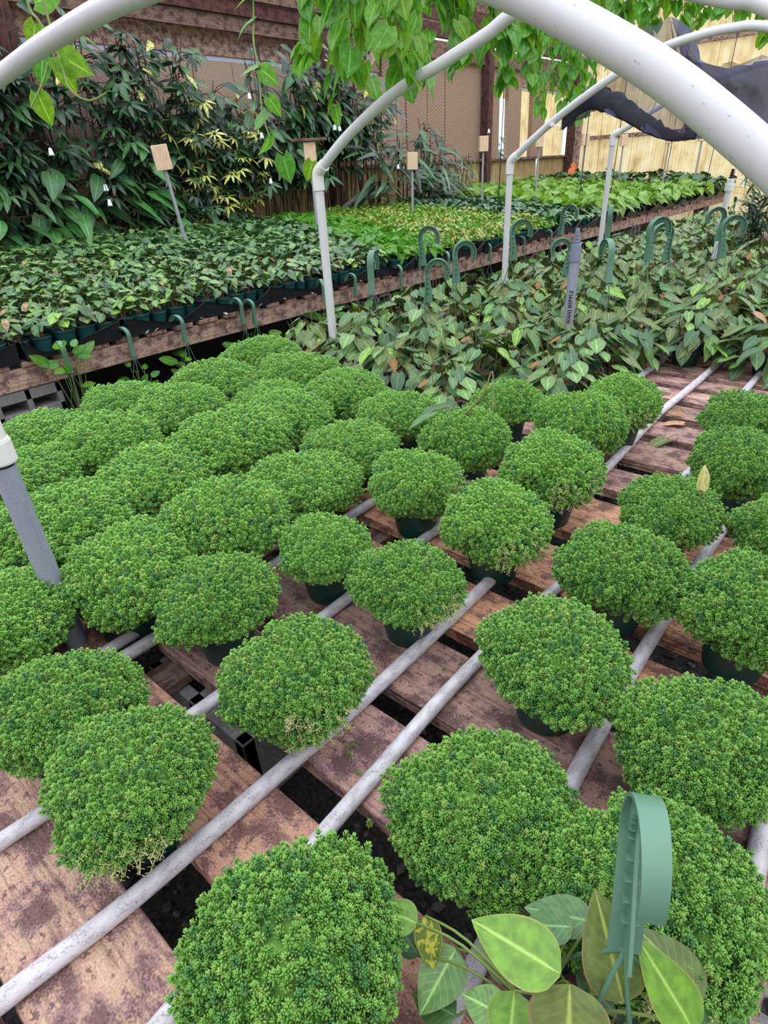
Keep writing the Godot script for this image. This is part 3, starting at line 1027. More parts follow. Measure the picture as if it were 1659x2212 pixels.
func build_setting() -> void:
	rng.seed = 77
	var fl := structure("floor")
	part("floor_slab", box(Vector3(13.0, 0.12, 22.0), 0.01), M.ground, fl, Transform3D(Basis(), Vector3(-2.6, -0.06, -7.0)))
	# the cooling-pad wall along the benches, x = -8
	var wx := -8.0
	var w := structure("wall_back", Vector3(wx, 0, 0))
	for z in [2.0, -3.35, -7.95, -12.62, -16.62]:
		part("post", box(Vector3(0.16, 3.46, 0.18), 0.006), M.post, w, Transform3D(Basis(), Vector3(0.12, 1.73, z)))
	var face := Basis(Vector3.UP, PI / 2)
	var z := 3.6
	while z > -16.6:
		part("corrugated_panel", corrugated(0.66, 1.5, 0.075, 0.011), M.fibre_low, w, Transform3D(face, Vector3(rnd(-0.02, 0.02), 0, z - 0.33)))
		z -= 0.645
	for k in 5:
		var z0 := 3.8 - k * 4.1
		part("sill_rail", box(Vector3(0.12, 0.05, 4.09), 0.005), M.beam_old, w, Transform3D(Basis(), Vector3(0.05, 1.505, z0 - 2.05)))
		part("lower_beam", box(Vector3(0.05, 0.27, 4.09), 0.005), M.beam_old, w, Transform3D(Basis(), Vector3(0.06, 3.28, z0 - 2.05)))
		part("upper_beam", box(Vector3(0.07, 0.2, 4.09), 0.005), M.beam_red, w, Transform3D(Basis(), Vector3(0.04, 3.56, z0 - 2.05)))
		part("gutter", box(Vector3(0.03, 0.07, 4.09), 0.004), M.gutter, w, Transform3D(Basis(), Vector3(-0.12, 2.86, z0 - 2.05)))
		part("batten", box(Vector3(0.04, 0.36, 4.09), 0.004), M.beam_z, w, Transform3D(Basis(), Vector3(-0.1, 3.06, z0 - 2.05)))
	for k in 3:
		part("header_board", box(Vector3(0.06, 0.24, 20.3), 0.005), [M.beam_old, M.beam_red, M.beam_old][k], w, Transform3D(Basis(), Vector3(-0.05, 3.6 + 0.245 * k, -6.4)))
	# header boards in steps over the planted half of the wall
	for k in 3:
		part("header_board", box(Vector3(0.05, 0.16, 13.0), 0.005), [M.beam_old, M.beam_red, M.beam_old][k], w, Transform3D(Basis(), Vector3(0.14 + 0.05 * k, 3.19 + 0.165 * k, -3.0)))
	# cooling pads: pale ones behind the plants, brown ones further on, with gaps that look outside
	z = 3.4
	while z > -9.4:
		part("cooling_pad", box(Vector3(0.1, 1.28, 0.6), 0.004), M.pad_pale, w, Transform3D(Basis(Vector3.RIGHT, rnd(-0.01, 0.01)), Vector3(-0.06, 2.17, z - 0.3)))
		z -= 0.605
	for p in [[-9.75, 0.6, 0.0], [-10.4, 0.62, 0.01], [-11.0, 0.55, -0.01], [-11.6, 0.6, 0.0], [-12.4, 1.02, 0.0], [-13.05, 0.55, 0.03], [-13.97, 0.56, 0.04], [-15.1, 0.62, 0.03]]:
		part("cooling_pad", box(Vector3(0.1, 1.64, p[1]), 0.004), M.pad, w, Transform3D(Basis(Vector3.RIGHT, p[2]), Vector3(-0.06, 2.335, p[0])))
	for p in [[-14.6, 0.95, 1.64, 2.335], [-15.95, 1.5, 1.64, 2.335], [-13.45, 0.8, 0.5, 2.9]]:
		part("corrugated_panel", corrugated(p[1], p[2], 0.075, 0.01), M.fibre, w, Transform3D(face, Vector3(-0.125, p[3] - p[2] * 0.5, p[0])))
	part("brace", box(Vector3(0.05, 1.9, 0.13), 0.005), M.post_pale, w, Transform3D(Basis(Vector3.RIGHT, -0.86), Vector3(0.26, 2.75, -8.6)))
	# the end wall of yellowed fibreglass, z = -16.85
	var e := structure("wall_far", Vector3(0, 0, -16.85))
	var x := -8.0
	while x < 3.6:
		part("corrugated_panel", corrugated(0.84, 4.3, 0.075, 0.011), M.fibre, e, Transform3D(Basis(), Vector3(x + 0.41, 0, rnd(-0.012, 0.012))))
		x += 0.815
	for k in 3:
		part("rail", box(Vector3(4.0, 0.09, 0.06), 0.005), M.plank1, e, Transform3D(Basis(), Vector3(-5.9 + k * 4.0, 1.86 - 0.0 * k, 0.05)))
		part("rail", box(Vector3(4.0, 0.09, 0.06), 0.005), M.plank1, e, Transform3D(Basis(), Vector3(-5.9 + k * 4.0, 3.5, 0.05)))
	for x2 in [-7.72, -2.4, 1.8]:
		part("post", box(Vector3(0.13, 4.2, 0.1), 0.005), M.post_pale if x2 < -7.0 else M.beam_old, e, Transform3D(Basis(), Vector3(x2, 2.1, 0.12)))
	# the two sides behind and beside the camera: the same fibreglass on posts
	var r := structure("wall_right", Vector3(3.5, 0, 0))
	var n := structure("wall_near", Vector3(0, 0, 3.7))
	z = 3.7
	while z > -16.8:
		part("corrugated_panel", corrugated(0.84, 4.3, 0.15, 0.011), M.fibre_white, r, Transform3D(face, Vector3(0, 0, z - 0.41)))
		z -= 0.815
	x = -8.0
	while x < 3.5:
		part("corrugated_panel", corrugated(0.84, 4.3, 0.15, 0.011), M.fibre_white, n, Transform3D(Basis(), Vector3(x + 0.41, 0, 0)))
		x += 0.815
	# glazed roof: panes between rafters
	var c := structure("ceiling", Vector3(0, 4.3, 0))
	var sheet := PlaneMesh.new()
	sheet.size = Vector2(1.92, 1.94)
	var zz := 3.6
	while zz > -16.8:
		part("rafter", box(Vector3(11.6, 0.1, 0.05), 0.004), M.glazing_bar, c, Transform3D(Basis(), Vector3(-2.25, 0, zz)))
		for k in 6:
			part("pane", sheet, M.glass, c, Transform3D(Basis(), Vector3(-7.05 + k * 1.93, 0.06, zz - 1.0)))
		zz -= 2.0
	# gravel under the slats
	var st := MB.new()
	var ico := [Vector3(0, 1, 0), Vector3(0.9, 0.3, 0.1), Vector3(0.2, 0.35, 0.9), Vector3(-0.8, 0.4, 0.4), Vector3(-0.5, 0.3, -0.8), Vector3(0.5, 0.25, -0.8), Vector3(0.1, -0.7, 0)]
	for f in [[0, 2, 1], [0, 3, 2], [0, 4, 3], [0, 5, 4], [0, 1, 5], [6, 1, 2], [6, 2, 3], [6, 3, 4], [6, 4, 5], [6, 5, 1]]:
		var q := []
		for k in f: q.append(st.add(ico[k]))
		st.quad(q[0], q[1], q[2], q[2])
	var sm := st.mesh()
	var g := Node3D.new()
	g.name = "gravel"
	g.set_meta("kind", "stuff")
	tag(g, "dark grey gravel on the ground under the slatted bench", "gravel")
	add_child(g, true)
	for j in 3:
		var xs := []
		for k in 3600:
			var s := rnd(0.006, 0.019)
			xs.append(Transform3D(Basis.from_euler(Vector3(rnd(-0.6, 0.6), rnd(0, TAU), rnd(-0.6, 0.6))).scaled(Vector3(s, s * rnd(0.5, 0.9), s * rnd(0.7, 1.2))), Vector3(rnd(-3.7, 0.9), s * 0.4, rnd(-3.0, 0.6))))
		many("stones", sm, M.stone[j], g, xs, [])

# ------------------------------------------------ benches, blocks and pipes
func build_benches() -> void:
	rng.seed = 12
	var pl := []
	for p in [[0.212, 0.185, 1], [0.007, 0.186, 0], [-0.274, 0.181, 2], [-0.535, 0.188, 1], [-0.777, 0.190, 3], [-1.022, 0.19, 4], [-1.312, 0.21, 4], [-1.632, 0.25, 4], [-1.93, 0.17, 1], [-2.215, 0.195, 0], [-2.47, 0.17, 1], [-2.712, 0.155, 3], [-2.935, 0.15, 0], [-3.13, 0.125, 1]]:
		pl.append([p[0], p[1], p[2], rnd(-0.03, 0.03), 1.0])
	var z := -3.34
	while z > -10.0:
		pl.append([z, 0.16, rng.randi() % 4, rnd(-0.03, 0.03), 1.0])
		z -= 0.228
	var b := bench("plant_bench", "long slatted plank bench with gaps, under the round sedum mounds", -2.72, 0.14, pl)
	for x in [-2.5, -1.12, 0.0]:
		part("joist", box(Vector3(0.09, 0.03, 10.4), 0.004), M.beam_old, b, Transform3D(Basis(), Vector3(x + 1.29, BENCH - 0.053, -4.9)))
	for zz in [-0.5, -2.7, -5.2]:
		for x in [-2.5, -1.02, 0.0]:
			cinder_block(Vector3(x, 0.095, zz), Basis(Vector3.UP, PI / 2), "grey cinder block on the ground carrying the slatted bench")
			cinder_block(Vector3(x, 0.285, zz), Basis(Vector3.UP, 0.0 if x > -1.5 else PI / 2), "grey cinder block stacked under a joist of the slatted bench")
	# pipes lying on the planks
	var y := BENCH + 0.0155
	pvc("long white dirt-specked pipe bending past the bare planks between sedum mounds", [Vector3(-0.70, y, 0.32), Vector3(-0.687, y, 0.114), Vector3(-0.665, y, -0.09), Vector3(-0.655, y, -0.376), Vector3(-0.648, y, -0.576), Vector3(-0.653, y, -1.14), Vector3(-0.672, y, -1.98), Vector3(-0.70, y, -2.6), Vector3(-0.69, y, -3.3), Vector3(-0.68, y, -6.0)], 0.0165)
	pvc("white pipe running from under the foreground mound past a gap in the planks", [Vector3(-0.47, y, 0.25), Vector3(-0.504, y, -0.373), Vector3(-0.517, y, -0.88), Vector3(-0.48, y, -1.4), Vector3(-0.43, y, -2.0), Vector3(-0.43, y, -2.5), Vector3(-0.475, y, -3.1), Vector3(-0.47, y, -6.0)], 0.0155)
	pvc("thick white pipe passing beside the hooked philodendron basket", [Vector3(-0.16, y, 0.25), Vector3(-0.192, y, -0.316), Vector3(-0.22, y, -0.8), Vector3(-0.234, y, -1.25), Vector3(-0.23, y, -2.4), Vector3(-0.2, y, -5.0)], 0.0165)
	pvc("white pipe at the aisle edge of the slatted bench", [Vector3(0.13, y, 0.2), Vector3(0.1, y, -0.52), Vector3(0.072, y, -0.78), Vector3(0.06, y, -1.4), Vector3(0.03, y, -4.0)], 0.0165)
	pvc("white pipe passing under the mound whose pot stands over a gap", [Vector3(-0.95, y, 0.2), Vector3(-0.939, y, 0.024), Vector3(-0.906, y, -0.415), Vector3(-0.915, y, -0.83), Vector3(-0.93, y, -1.5), Vector3(-0.952, y, -3.2), Vector3(-0.95, y, -5.0)], 0.0155)
	pvc("thick white pipe of the pair lying close together by the grey riser", [Vector3(-1.19, y, 0.15), Vector3(-1.195, y, -0.34), Vector3(-1.197, y, -0.84), Vector3(-1.209, y, -1.31), Vector3(-1.22, y, -2.2)], 0.0165)
	pvc("thinner white pipe of the pair lying close together by the grey riser", [Vector3(-1.235, y, 0.1), Vector3(-1.252, y, -0.35), Vector3(-1.262, y, -0.6), Vector3(-1.305, y, -1.34), Vector3(-1.34, y, -2.2)], 0.0145)
	pvc("white pipe behind the grey riser, mostly under sedum", [Vector3(-1.61, y, 0.0), Vector3(-1.612, y, -0.45), Vector3(-1.62, y, -2.2)], 0.0145)
	# the second bench rises gently away from the aisle
	var tilt := 0.059
	var o := thing("seedling_bench", "weathered wooden bench edge carrying black trays of seedling pots", "bench", Vector3(-3.88, 0.55, 0))
	var k := 0
	z = 0.4
	while z > -16.3:
		var wd := rnd(0.12, 0.165)
		var m := part("plank", box(Vector3(3.36, 0.034, snapped(wd, 0.015)), 0.005), M["plank%d" % (k % 4)], o)
		m.position = Vector3(-1.68 + rnd(0.0, 0.05), 0.017 + 1.68 * tilt, z)
		m.rotation.z = -atan(tilt)
		k += 1
		z -= 0.205
	for q in [[1.0, 1.36], [-1.43, 3.3], [-4.75, 3.3], [-8.07, 3.3], [-11.4, 3.3], [-14.72, 1.9]]:
		part("edge_board", box(Vector3(0.045, 0.125, q[1] * 1.0 if q[0] < 0.5 else 2.4), 0.006), M.beam_z, o, Transform3D(Basis(), Vector3(-0.01, -0.062, (q[0] - q[1] * 0.5) if q[0] < 0.5 else -0.22)))
	for x in [-1.6, -3.2]:
		part("joist", box(Vector3(0.045, 0.12, 16.0), 0.005), M.beam_old, o, Transform3D(Basis(), Vector3(x, -0.062 - x * tilt, -8.0)))
	var side := Basis(Vector3(0, 0, 1), Vector3(1, 0, 0), Vector3(0, 1, 0))
	for zz in [-0.75, -1.155]:
		cinder_block(Vector3(-3.97, 0.328, zz), side, "grey cinder block with long slots facing the aisle under the seedling bench", 0.064)
		cinder_block(Vector3(-3.97, 0.135, zz), side, "grey cinder block on the ground under the slotted block of the seedling bench")
	for zz in [-4.4, -7.6, -11.0, -15.0]:
		for yy in [0.135, 0.328]:
			cinder_block(Vector3(-3.99, yy, zz), side, "grey cinder block in the dark under the seedling bench")
	for zz in [-1.0, -4.4, -7.6, -11.0, -15.0]:
		for yy in [0.095, 0.285, 0.475]:
			cinder_block(Vector3(-6.9, yy, zz), Basis(), "grey cinder block in the dark under the seedling bench")

func tray_mesh(low_at: float, low: float) -> ArrayMesh:      # a black flat whose front rim sags; its origin is the middle of the floor, front towards +x
	var mb := MB.new()
	var lx := 0.27; var lz := 0.298; var hi := 0.118
	box_mb(mb, Vector3(0, 0.003, 0), Vector3(lx * 2, 0.006, lz * 2), 0.002)
	var wall := func(p0: Vector3, p1: Vector3, prof: Callable) -> void:
		var n := 12
		var out := (p1 - p0).normalized().cross(Vector3.UP)
		var rows := []
		for k in n + 1:
			var t := float(k) / n
			var p := p0.lerp(p1, t)
			var h: float = prof.call(t)
			rows.append([mb.add(p, Vector2.ZERO, out), mb.add(p + Vector3(0, h, 0) + out * 0.018, Vector2.ZERO, out), mb.add(p + Vector3(0, h + 0.003, 0) + out * 0.028, Vector2.ZERO, Vector3.UP), mb.add(p + Vector3(0, h, 0) + out * 0.010, Vector2.ZERO, -out), mb.add(p - out * 0.005, Vector2.ZERO, -out)])
		for k in n:
			for q in 4:
				mb.quad(rows[k][q], rows[k + 1][q], rows[k + 1][q + 1], rows[k][q + 1])
	wall.call(Vector3(lx, 0, lz), Vector3(lx, 0, -lz), func(t: float) -> float: return low + (hi - low) * (pow(max(0.0, 1.0 - t / low_at), 1.2) if t < low_at else pow((t - low_at) / (1.0 - low_at), 1.2)))
	wall.call(Vector3(-lx, 0, lz), Vector3(lx, 0, lz), func(t: float) -> float: return 0.07 + 0.048 * t)
	wall.call(Vector3(lx, 0, -lz), Vector3(-lx, 0, -lz), func(t: float) -> float: return 0.118 - 0.048 * t)
	wall.call(Vector3(-lx, 0, -lz), Vector3(-lx, 0, lz), func(_t: float) -> float: return 0.07)
	return mb.mesh()

# ------------------------------------------------ the sedum mounds
func build_sedum() -> void:
	var sprigs := [sprig_mesh(1), sprig_mesh(2), sprig_mesh(3)]
	var stalk := stalk_mesh()
	var pot := pot_mesh(0.079, 0.058, 0.125, 36)
	var protos := []
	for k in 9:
		protos.append(sedum_proto(k + 1, k in [3, 4, 8], [0.04, 0.1, 0.09, 0.036, 0.1, 0.04, 0.1, 0.095, 0.09][k], k > 4, sprigs, stalk, pot))  # the later protos carry brighter light in their sprig colours
	var grp := "round sedum mounds in green pots on the slatted bench"
	var plain := "dense round mound of tiny green sedum leaves in a dark green pot"
	var pale := "sedum mound tinted brighter as if better lit, in the crowded block beside the aisle"
	rng.seed = 900
	# x, z, size, kind, turn of the yellow patch, label
	var rows := [
		[-0.335, -0.155, 1.02, 1, 0.0, "big dark green sedum mound beside the trailing end of the hooked philodendron"],
		[-0.75, -0.165, 1.0, 3, 0.55, "sedum mound with pale leggy shoots over its half-bare green pot, near the plank gap"],
		[-1.0, -0.165, 0.98, 1, 0.0, "light green sedum mound pressed against the mound with pale leggy shoots"],
		[-0.268, -0.475, 0.97, 2, 0.0, "sedum mound between two white pipes with a loose skirt reaching down to the plank"],
		[-0.03, -0.5, 0.98, 4, 0.9, "wide sedum mound right behind the hooked philodendron basket"],
		[-0.05, -0.8, 0.97, 1, 0.0, "sedum mound leaning over the aisle-edge pipe behind the hooked basket"],
		[-0.33, -0.83, 1.05, 0, 0.0, "sedum mound with a trailing root shoot hanging down its dark pot"],
		[-0.70, -0.49, 1.03, 4, 0.45, "sedum mound with a patch of bare yellow stems facing the long bent pipe"],
		[-1.02, -0.535, 1.02, 0, 0.0, "sedum mound in a tall-showing green pot beside the pair of pipes"],
		[-0.71, -0.85, 0.97, 3, 0.35, "sedum mound with a dry brownish stem patch on its lower side"],
		[-0.985, -0.84, 0.9, 5, 0.0, "small yellow-green sedum mound, tinted as if better lit, behind the one with the dry stem patch"],
		[-0.335, -1.18, 1.02, 2, 0.0, ""], [-0.07, -1.2, 1.02, 2, 0.0, ""],
		[-0.675, -1.19, 1.08, 8, 0.6, ""], [-0.99, -1.24, 1.0, 8, -0.2, "sedum mound with a whitish dry tuft on its shoulder"],
		[-0.69, -1.54, 1.14, 8, 0.7, ""], [-0.77, -1.9, 1.1, 7, 0.0, ""], [-0.73, -2.2, 1.06, 8, 1.0, ""],
		[-1.03, -1.58, 1.05, 6, 0.0, "sedum mound with fallen dark velvety leaves lying on it"],
		[-1.1, -1.97, 1.02, 5, 0.0, ""], [-0.34, -1.53, 0.98, 2, 0.0, "sedum mound with one fallen pale yellow leaf on top"],
		[-0.26, -1.9, 1.02, 1, 0.0, ""], [-0.33, -2.27, 1.04, 0, 0.0, ""], [-0.06, -1.6, 0.95, 2, 0.0, ""], [-0.0, -2.1, 1.0, 1, 0.0, ""],
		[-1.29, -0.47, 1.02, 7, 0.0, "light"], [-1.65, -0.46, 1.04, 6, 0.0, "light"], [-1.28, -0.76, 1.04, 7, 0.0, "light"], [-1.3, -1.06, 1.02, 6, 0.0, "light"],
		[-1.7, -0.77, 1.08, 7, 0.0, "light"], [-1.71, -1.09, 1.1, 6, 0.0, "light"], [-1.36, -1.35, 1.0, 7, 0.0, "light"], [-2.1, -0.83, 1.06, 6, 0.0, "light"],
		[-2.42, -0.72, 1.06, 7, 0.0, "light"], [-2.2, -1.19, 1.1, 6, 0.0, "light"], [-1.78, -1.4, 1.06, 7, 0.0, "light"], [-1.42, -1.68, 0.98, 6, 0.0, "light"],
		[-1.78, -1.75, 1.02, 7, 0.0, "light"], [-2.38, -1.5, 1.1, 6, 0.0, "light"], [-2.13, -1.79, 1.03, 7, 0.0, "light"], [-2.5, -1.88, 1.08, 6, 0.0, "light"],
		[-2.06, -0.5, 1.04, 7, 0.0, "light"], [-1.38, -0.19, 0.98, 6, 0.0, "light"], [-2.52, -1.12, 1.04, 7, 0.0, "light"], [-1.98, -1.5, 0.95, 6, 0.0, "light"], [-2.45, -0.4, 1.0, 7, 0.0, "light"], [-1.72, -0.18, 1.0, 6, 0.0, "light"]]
	for q in rows:
		var turn: float = q[4] if q[3] in [3, 4, 8] else rnd(0.0, TAU)
		var s: float = q[2] * rnd(0.98, 1.02) * (1.36 if q[0] < -1.5 else (1.2 if q[0] < -1.2 else 1.0))
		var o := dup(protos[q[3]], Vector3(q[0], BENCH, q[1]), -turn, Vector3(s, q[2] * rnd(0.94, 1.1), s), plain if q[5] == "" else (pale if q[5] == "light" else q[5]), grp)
		o.rotate_object_local(Vector3.RIGHT, 0.0)
	for p in protos: p.free()

# ------------------------------------------------ trailing philodendron baskets
func build_baskets() -> void:
	var kit := leaf_kit(0.66, 0.17, 0.9)
	var meshes := []
	for k in kit: meshes.append(k.mesh())
	M.mic_kit = kit; M.mic_mesh = meshes
	var pot := pot_mesh(0.08, 0.058, 0.125, 24)
	var soil := disc_mesh(0.074, 0.108)
	var hook := hook_mesh()
	M.hook_mesh = hook
	var near := []; var far := []
	for k in 6: near.append(micans_proto(300 + k, kit, meshes, pot, soil, true))
	for k in 5: far.append(micans_proto(330 + k, kit, meshes, pot, soil, false))
	var grp := "trailing philodendron baskets crowded on the far part of the slatted bench"
	rng.seed = 55
	var hooked := [[-1.91, -2.54, 0.6], [-2.03, -2.98, 0.85], [-2.56, -3.3, 0.5], [-2.12, -3.68, 0.7], [-1.68, -3.63, 3.7], [-1.31, -3.37, 2.4], [-1.28, -3.94, 0.9], [-1.25, -4.24, 3.9], [-1.24, -5.22, 3.8], [-0.96, -4.22, 0.6], [-2.49, -5.24, 0.2], [-2.33, -2.59, 2.0], [-1.98, -5.03, 1.9]]
	for q in hooked:
		var src: Node3D = near[rng.randi() % 6] if Vector2(q[0], q[1]).length() < 4.6 else far[rng.randi() % 5]
		var o := dup(src, Vector3(q[0], BENCH, q[1]), rnd(0, TAU), Vector3.ONE * rnd(0.95, 1.1), "trailing velvet-leaved philodendron basket with its green hanger hook standing upright", grp)
		var t: float = q[2] - o.rotation.y
		var lean := Vector3(rnd(-0.03, 0.03), 0, rnd(-0.03, 0.03))
		var hk := part("hanger_hook", hook, M.hook, o, Transform3D(Basis(Vector3.UP, t).scaled_local(Vector3.ONE * 1.45) * Basis(Vector3.BACK, rnd(-0.12, 0.12)), Vector3(0, 0.40, 0) + lean))
		hk.set_meta("label", "green plastic hanger hook")
		for k in 3:
			var a := t + 0.6 + TAU * k / 3.0
			var p1 := Vector3(cos(a) * 0.08, 0.115, sin(a) * 0.08)
			part("hanger_wire", tube_mesh([Vector3(0, 0.405, 0) + lean, (Vector3(0, 0.405, 0) + lean).lerp(p1, 0.5) + Vector3(cos(a), 0, sin(a)) * 0.01, p1], 0.002, -1.0, 6), M.hook, o)
	var xs := [-2.5, -2.17, -1.83, -1.49, -1.15, -0.8, -0.46, -0.12]
	var z0 := [-2.3, -2.2, -2.1, -2.1, -2.5, -3.4, -3.5, -3.6]
	for c in 8:
		var z: float = z0[c]
		while z > -9.6:
			var at := Vector3(xs[c] + rnd(-0.05, 0.05), BENCH, z + rnd(-0.05, 0.05))
			z -= 0.33
			var clash := false
			for q in hooked:
				if Vector2(q[0] - at.x, q[1] - at.z).length() < 0.17: clash = true
			var px := to_px(at + Vector3(0, 0.2, 0))
			if clash or px.x > 1800.0 or px.x < -100.0: continue
			if at.z < -6.6 and at.x > -1.7: continue
			var close := px.z < 3.9
			dup(near[rng.randi() % 6] if close else far[rng.randi() % 5], at, rnd(0, TAU), Vector3.ONE * rnd(0.92, 1.12), "trailing philodendron basket of velvety dark heart leaves, hanger not showing", grp)
	for p in near: p.free()
	for p in far: p.free()
	# dark grassy plants beyond the baskets
	var blade := [leaf_mb(0.13, 0.0, 0.5, 0.05, 0.8).mesh(), leaf_mb(0.15, 0.0, 0.25, 0.08, 0.8).mesh()]
	var i := 0
	for p in [Vector2(-1.35, -7.0), Vector2(-0.95, -7.1), Vector2(-0.5, -7.0), Vector2(-1.5, -7.7), Vector2(-1.1, -7.9), Vector2(-0.6, -7.8), Vector2(-1.4, -8.6), Vector2(-0.85, -8.7), Vector2(-0.3, -8.2), Vector2(-1.2, -9.4)]:
		rng.seed = 700 + i
		var o := thing("grassy_plant", "dark airy plant with thin arching blades, past the philodendron baskets", "potted plant", Vector3(p.x, BENCH, p.y), "airy thin-leaved plants at the far end of the slatted bench")
		part("pot", pot, M.pot, o)
		var st := MB.new()
		for k in 12:
			var a := rnd(0, TAU)
			var top := Vector3(cos(a) * rnd(0.05, 0.35), rnd(0.35, 0.8), sin(a) * rnd(0.05, 0.35))
			var pts := spline([Vector3(0, 0.1, 0), Vector3(top.x * 0.3, top.y * 0.7, top.z * 0.3), top], 4)
			tube(st, pts, 0.003, 0.0015, 4, false)
			for j in 13:
				var q: Vector3 = pts[2 + j % 7]
				var b := rnd(0, TAU)
				part("leaf", blade[j % 2], M.dark[j % 3] if j % 3 else M.broad[1], o, aim(q, Vector3(cos(b), rnd(-0.4, 0.7), sin(b)), Vector3.UP, rnd(0.15, 0.26)))
		part("stems", st.mesh(), M.stem_brown, o)
		i += 1
	foreground_basket(pot, soil, hook)
	edge_baskets(hook, pot)

func foreground_basket(pot: Mesh, soil: Mesh, hook: Mesh) -> void:
	var o := thing("hooked_philodendron_basket", "philodendron basket with large glossy green leaves and a tall green hook, among sedum mounds", "potted plant", Vector3(-0.02, BENCH, -0.345))
	part("rim", rim_mesh(0.08, 0.125), M.pot, part("pot", pot_mesh(0.08, 0.058, 0.125, 40), M.pot, o))
	part("soil", soil, M.soil, o)
	var at := o.position
	var hb := Vector3(-0.028, 0.756, -0.352) - at
	var hk := part("hanger_hook", hook, M.hook, o, Transform3D(Basis(Vector3.UP, -1.12) * Basis(Vector3.BACK, 0.54).scaled_local(Vector3.ONE * 1.16), hb))
	hk.set_meta("label", "tall green plastic hanger hook")
	for p in [[Vector3(-0.1, 0.575, -0.36), Vector3(-0.075, 0.66, -0.36)], [Vector3(-0.03, 0.57, -0.27), Vector3(-0.035, 0.66, -0.315)], [Vector3(0.035, 0.575, -0.31), Vector3(0.0, 0.66, -0.335)], [Vector3(0.02, 0.575, -0.41), Vector3(0.005, 0.66, -0.39)]]:
		part("hanger_wire", tube_mesh(spline([hb + Vector3(0, 0.006, 0), p[1] - at, p[0] - at], 6), 0.0026, -1.0, 10), M.hook, o)
	var kit := {}
	for q in [
		[Vector3(-0.070, 0.740, -0.301), Vector3(-0.169, 0.720, -0.292), 0.62, M.lime],
		[Vector3(0.049, 0.700, -0.356), Vector3(-0.020, 0.760, -0.367), 0.55, M.lime],
		[Vector3(-0.014, 0.690, -0.340), Vector3(-0.073, 0.765, -0.382), 0.62, M.olive],
		[Vector3(-0.061, 0.720, -0.308), Vector3(-0.034, 0.660, -0.258), 0.95, M.olive],
		[Vector3(-0.110, 0.660, -0.289), Vector3(-0.089, 0.620, -0.241), 0.80, M.lime],
		[Vector3(-0.113, 0.620, -0.275), Vector3(-0.163, 0.600, -0.268), 0.80, M.mic[1]],
		[Vector3(-0.118, 0.600, -0.333), Vector3(-0.182, 0.580, -0.334), 0.75, M.mic[4]],
		[Vector3(-0.068, 0.690, -0.393), Vector3(-0.139, 0.670, -0.365), 0.55, M.mic[0]],
		[Vector3(-0.082, 0.710, -0.364), Vector3(-0.132, 0.680, -0.341), 0.60, M.mic[0]],
		[Vector3(0.050, 0.660, -0.410), Vector3(-0.028, 0.700, -0.410), 0.60, M.mic[4]],
		[Vector3(0.058, 0.640, -0.397), Vector3(0.099, 0.600, -0.455), 0.70, M.mic[0]],
		[Vector3(-0.206, 0.560, -0.318), Vector3(-0.206, 0.530, -0.241), 0.75, M.mic[1]],
		[Vector3(-0.249, 0.600, -0.309), Vector3(-0.217, 0.550, -0.281), 0.55, M.yellowing],
		[Vector3(-0.252, 0.600, -0.295), Vector3(-0.303, 0.600, -0.277), 0.75, M.lime],
		[Vector3(-0.173, 0.520, -0.270), Vector3(-0.233, 0.500, -0.258), 0.75, M.mic[0]],
		[Vector3(-0.069, 0.620, -0.372), Vector3(-0.017, 0.600, -0.361), 0.55, M.mic[2]],
		[Vector3(0.010, 0.580, -0.397), Vector3(-0.003, 0.550, -0.350), 0.75, M.mic[2]],
		[Vector3(-0.129, 0.560, -0.380), Vector3(-0.116, 0.560, -0.443), 0.75, M.mic[2]],
		[Vector3(-0.244, 0.540, -0.286), Vector3(-0.289, 0.530, -0.299), 0.75, M.mic[2]],
		[Vector3(-0.056, 0.580, -0.422), Vector3(-0.085, 0.550, -0.380), 0.75, M.mic[2]],
		[Vector3(-0.013, 0.570, -0.469), Vector3(0.037, 0.550, -0.448), 0.75, M.mic[0]],
		[Vector3(0.02, 0.62, -0.33), Vector3(0.06, 0.58, -0.26), 0.8, M.mic[1]], [Vector3(-0.02, 0.61, -0.30), Vector3(0.0, 0.57, -0.22), 0.8, M.mic[2]]]:
		if not kit.has(q[2]): kit[q[2]] = leaf_mb(q[2], 0.0, 0.12, 0.05, 0.85, 16, 8, 0.012, 0.0, 0.015, 0.66).mesh()
		var d: Vector3 = q[1] - q[0]
		var eye: Vector3 = (Vector3(0, 1.3, 0.1) - q[0]).normalized()
		var lf := part("leaf", kit[q[2]], q[3], o, aim(q[0] - at, d + Vector3(0, d.length() * 0.12, 0), (Vector3.UP + eye * 0.6).normalized(), d.length() * 1.02))
		var b: Vector3 = q[0] - at
		var root := Vector3(b.x * 0.15, 0.11, b.z * 0.15)
		if b.length() > 0.24 or q[0].x < -0.15:
			root = Vector3(-0.07, 0.13, 0.03)
		var st := MB.new()
		tube(st, spline([root, root.lerp(b, 0.6) + Vector3(0, 0.03, 0), b], 4), 0.0022, 0.0016, 7, false)
		part("petiole", st.mesh(), M.stem_green, lf, lf.transform.affine_inverse())

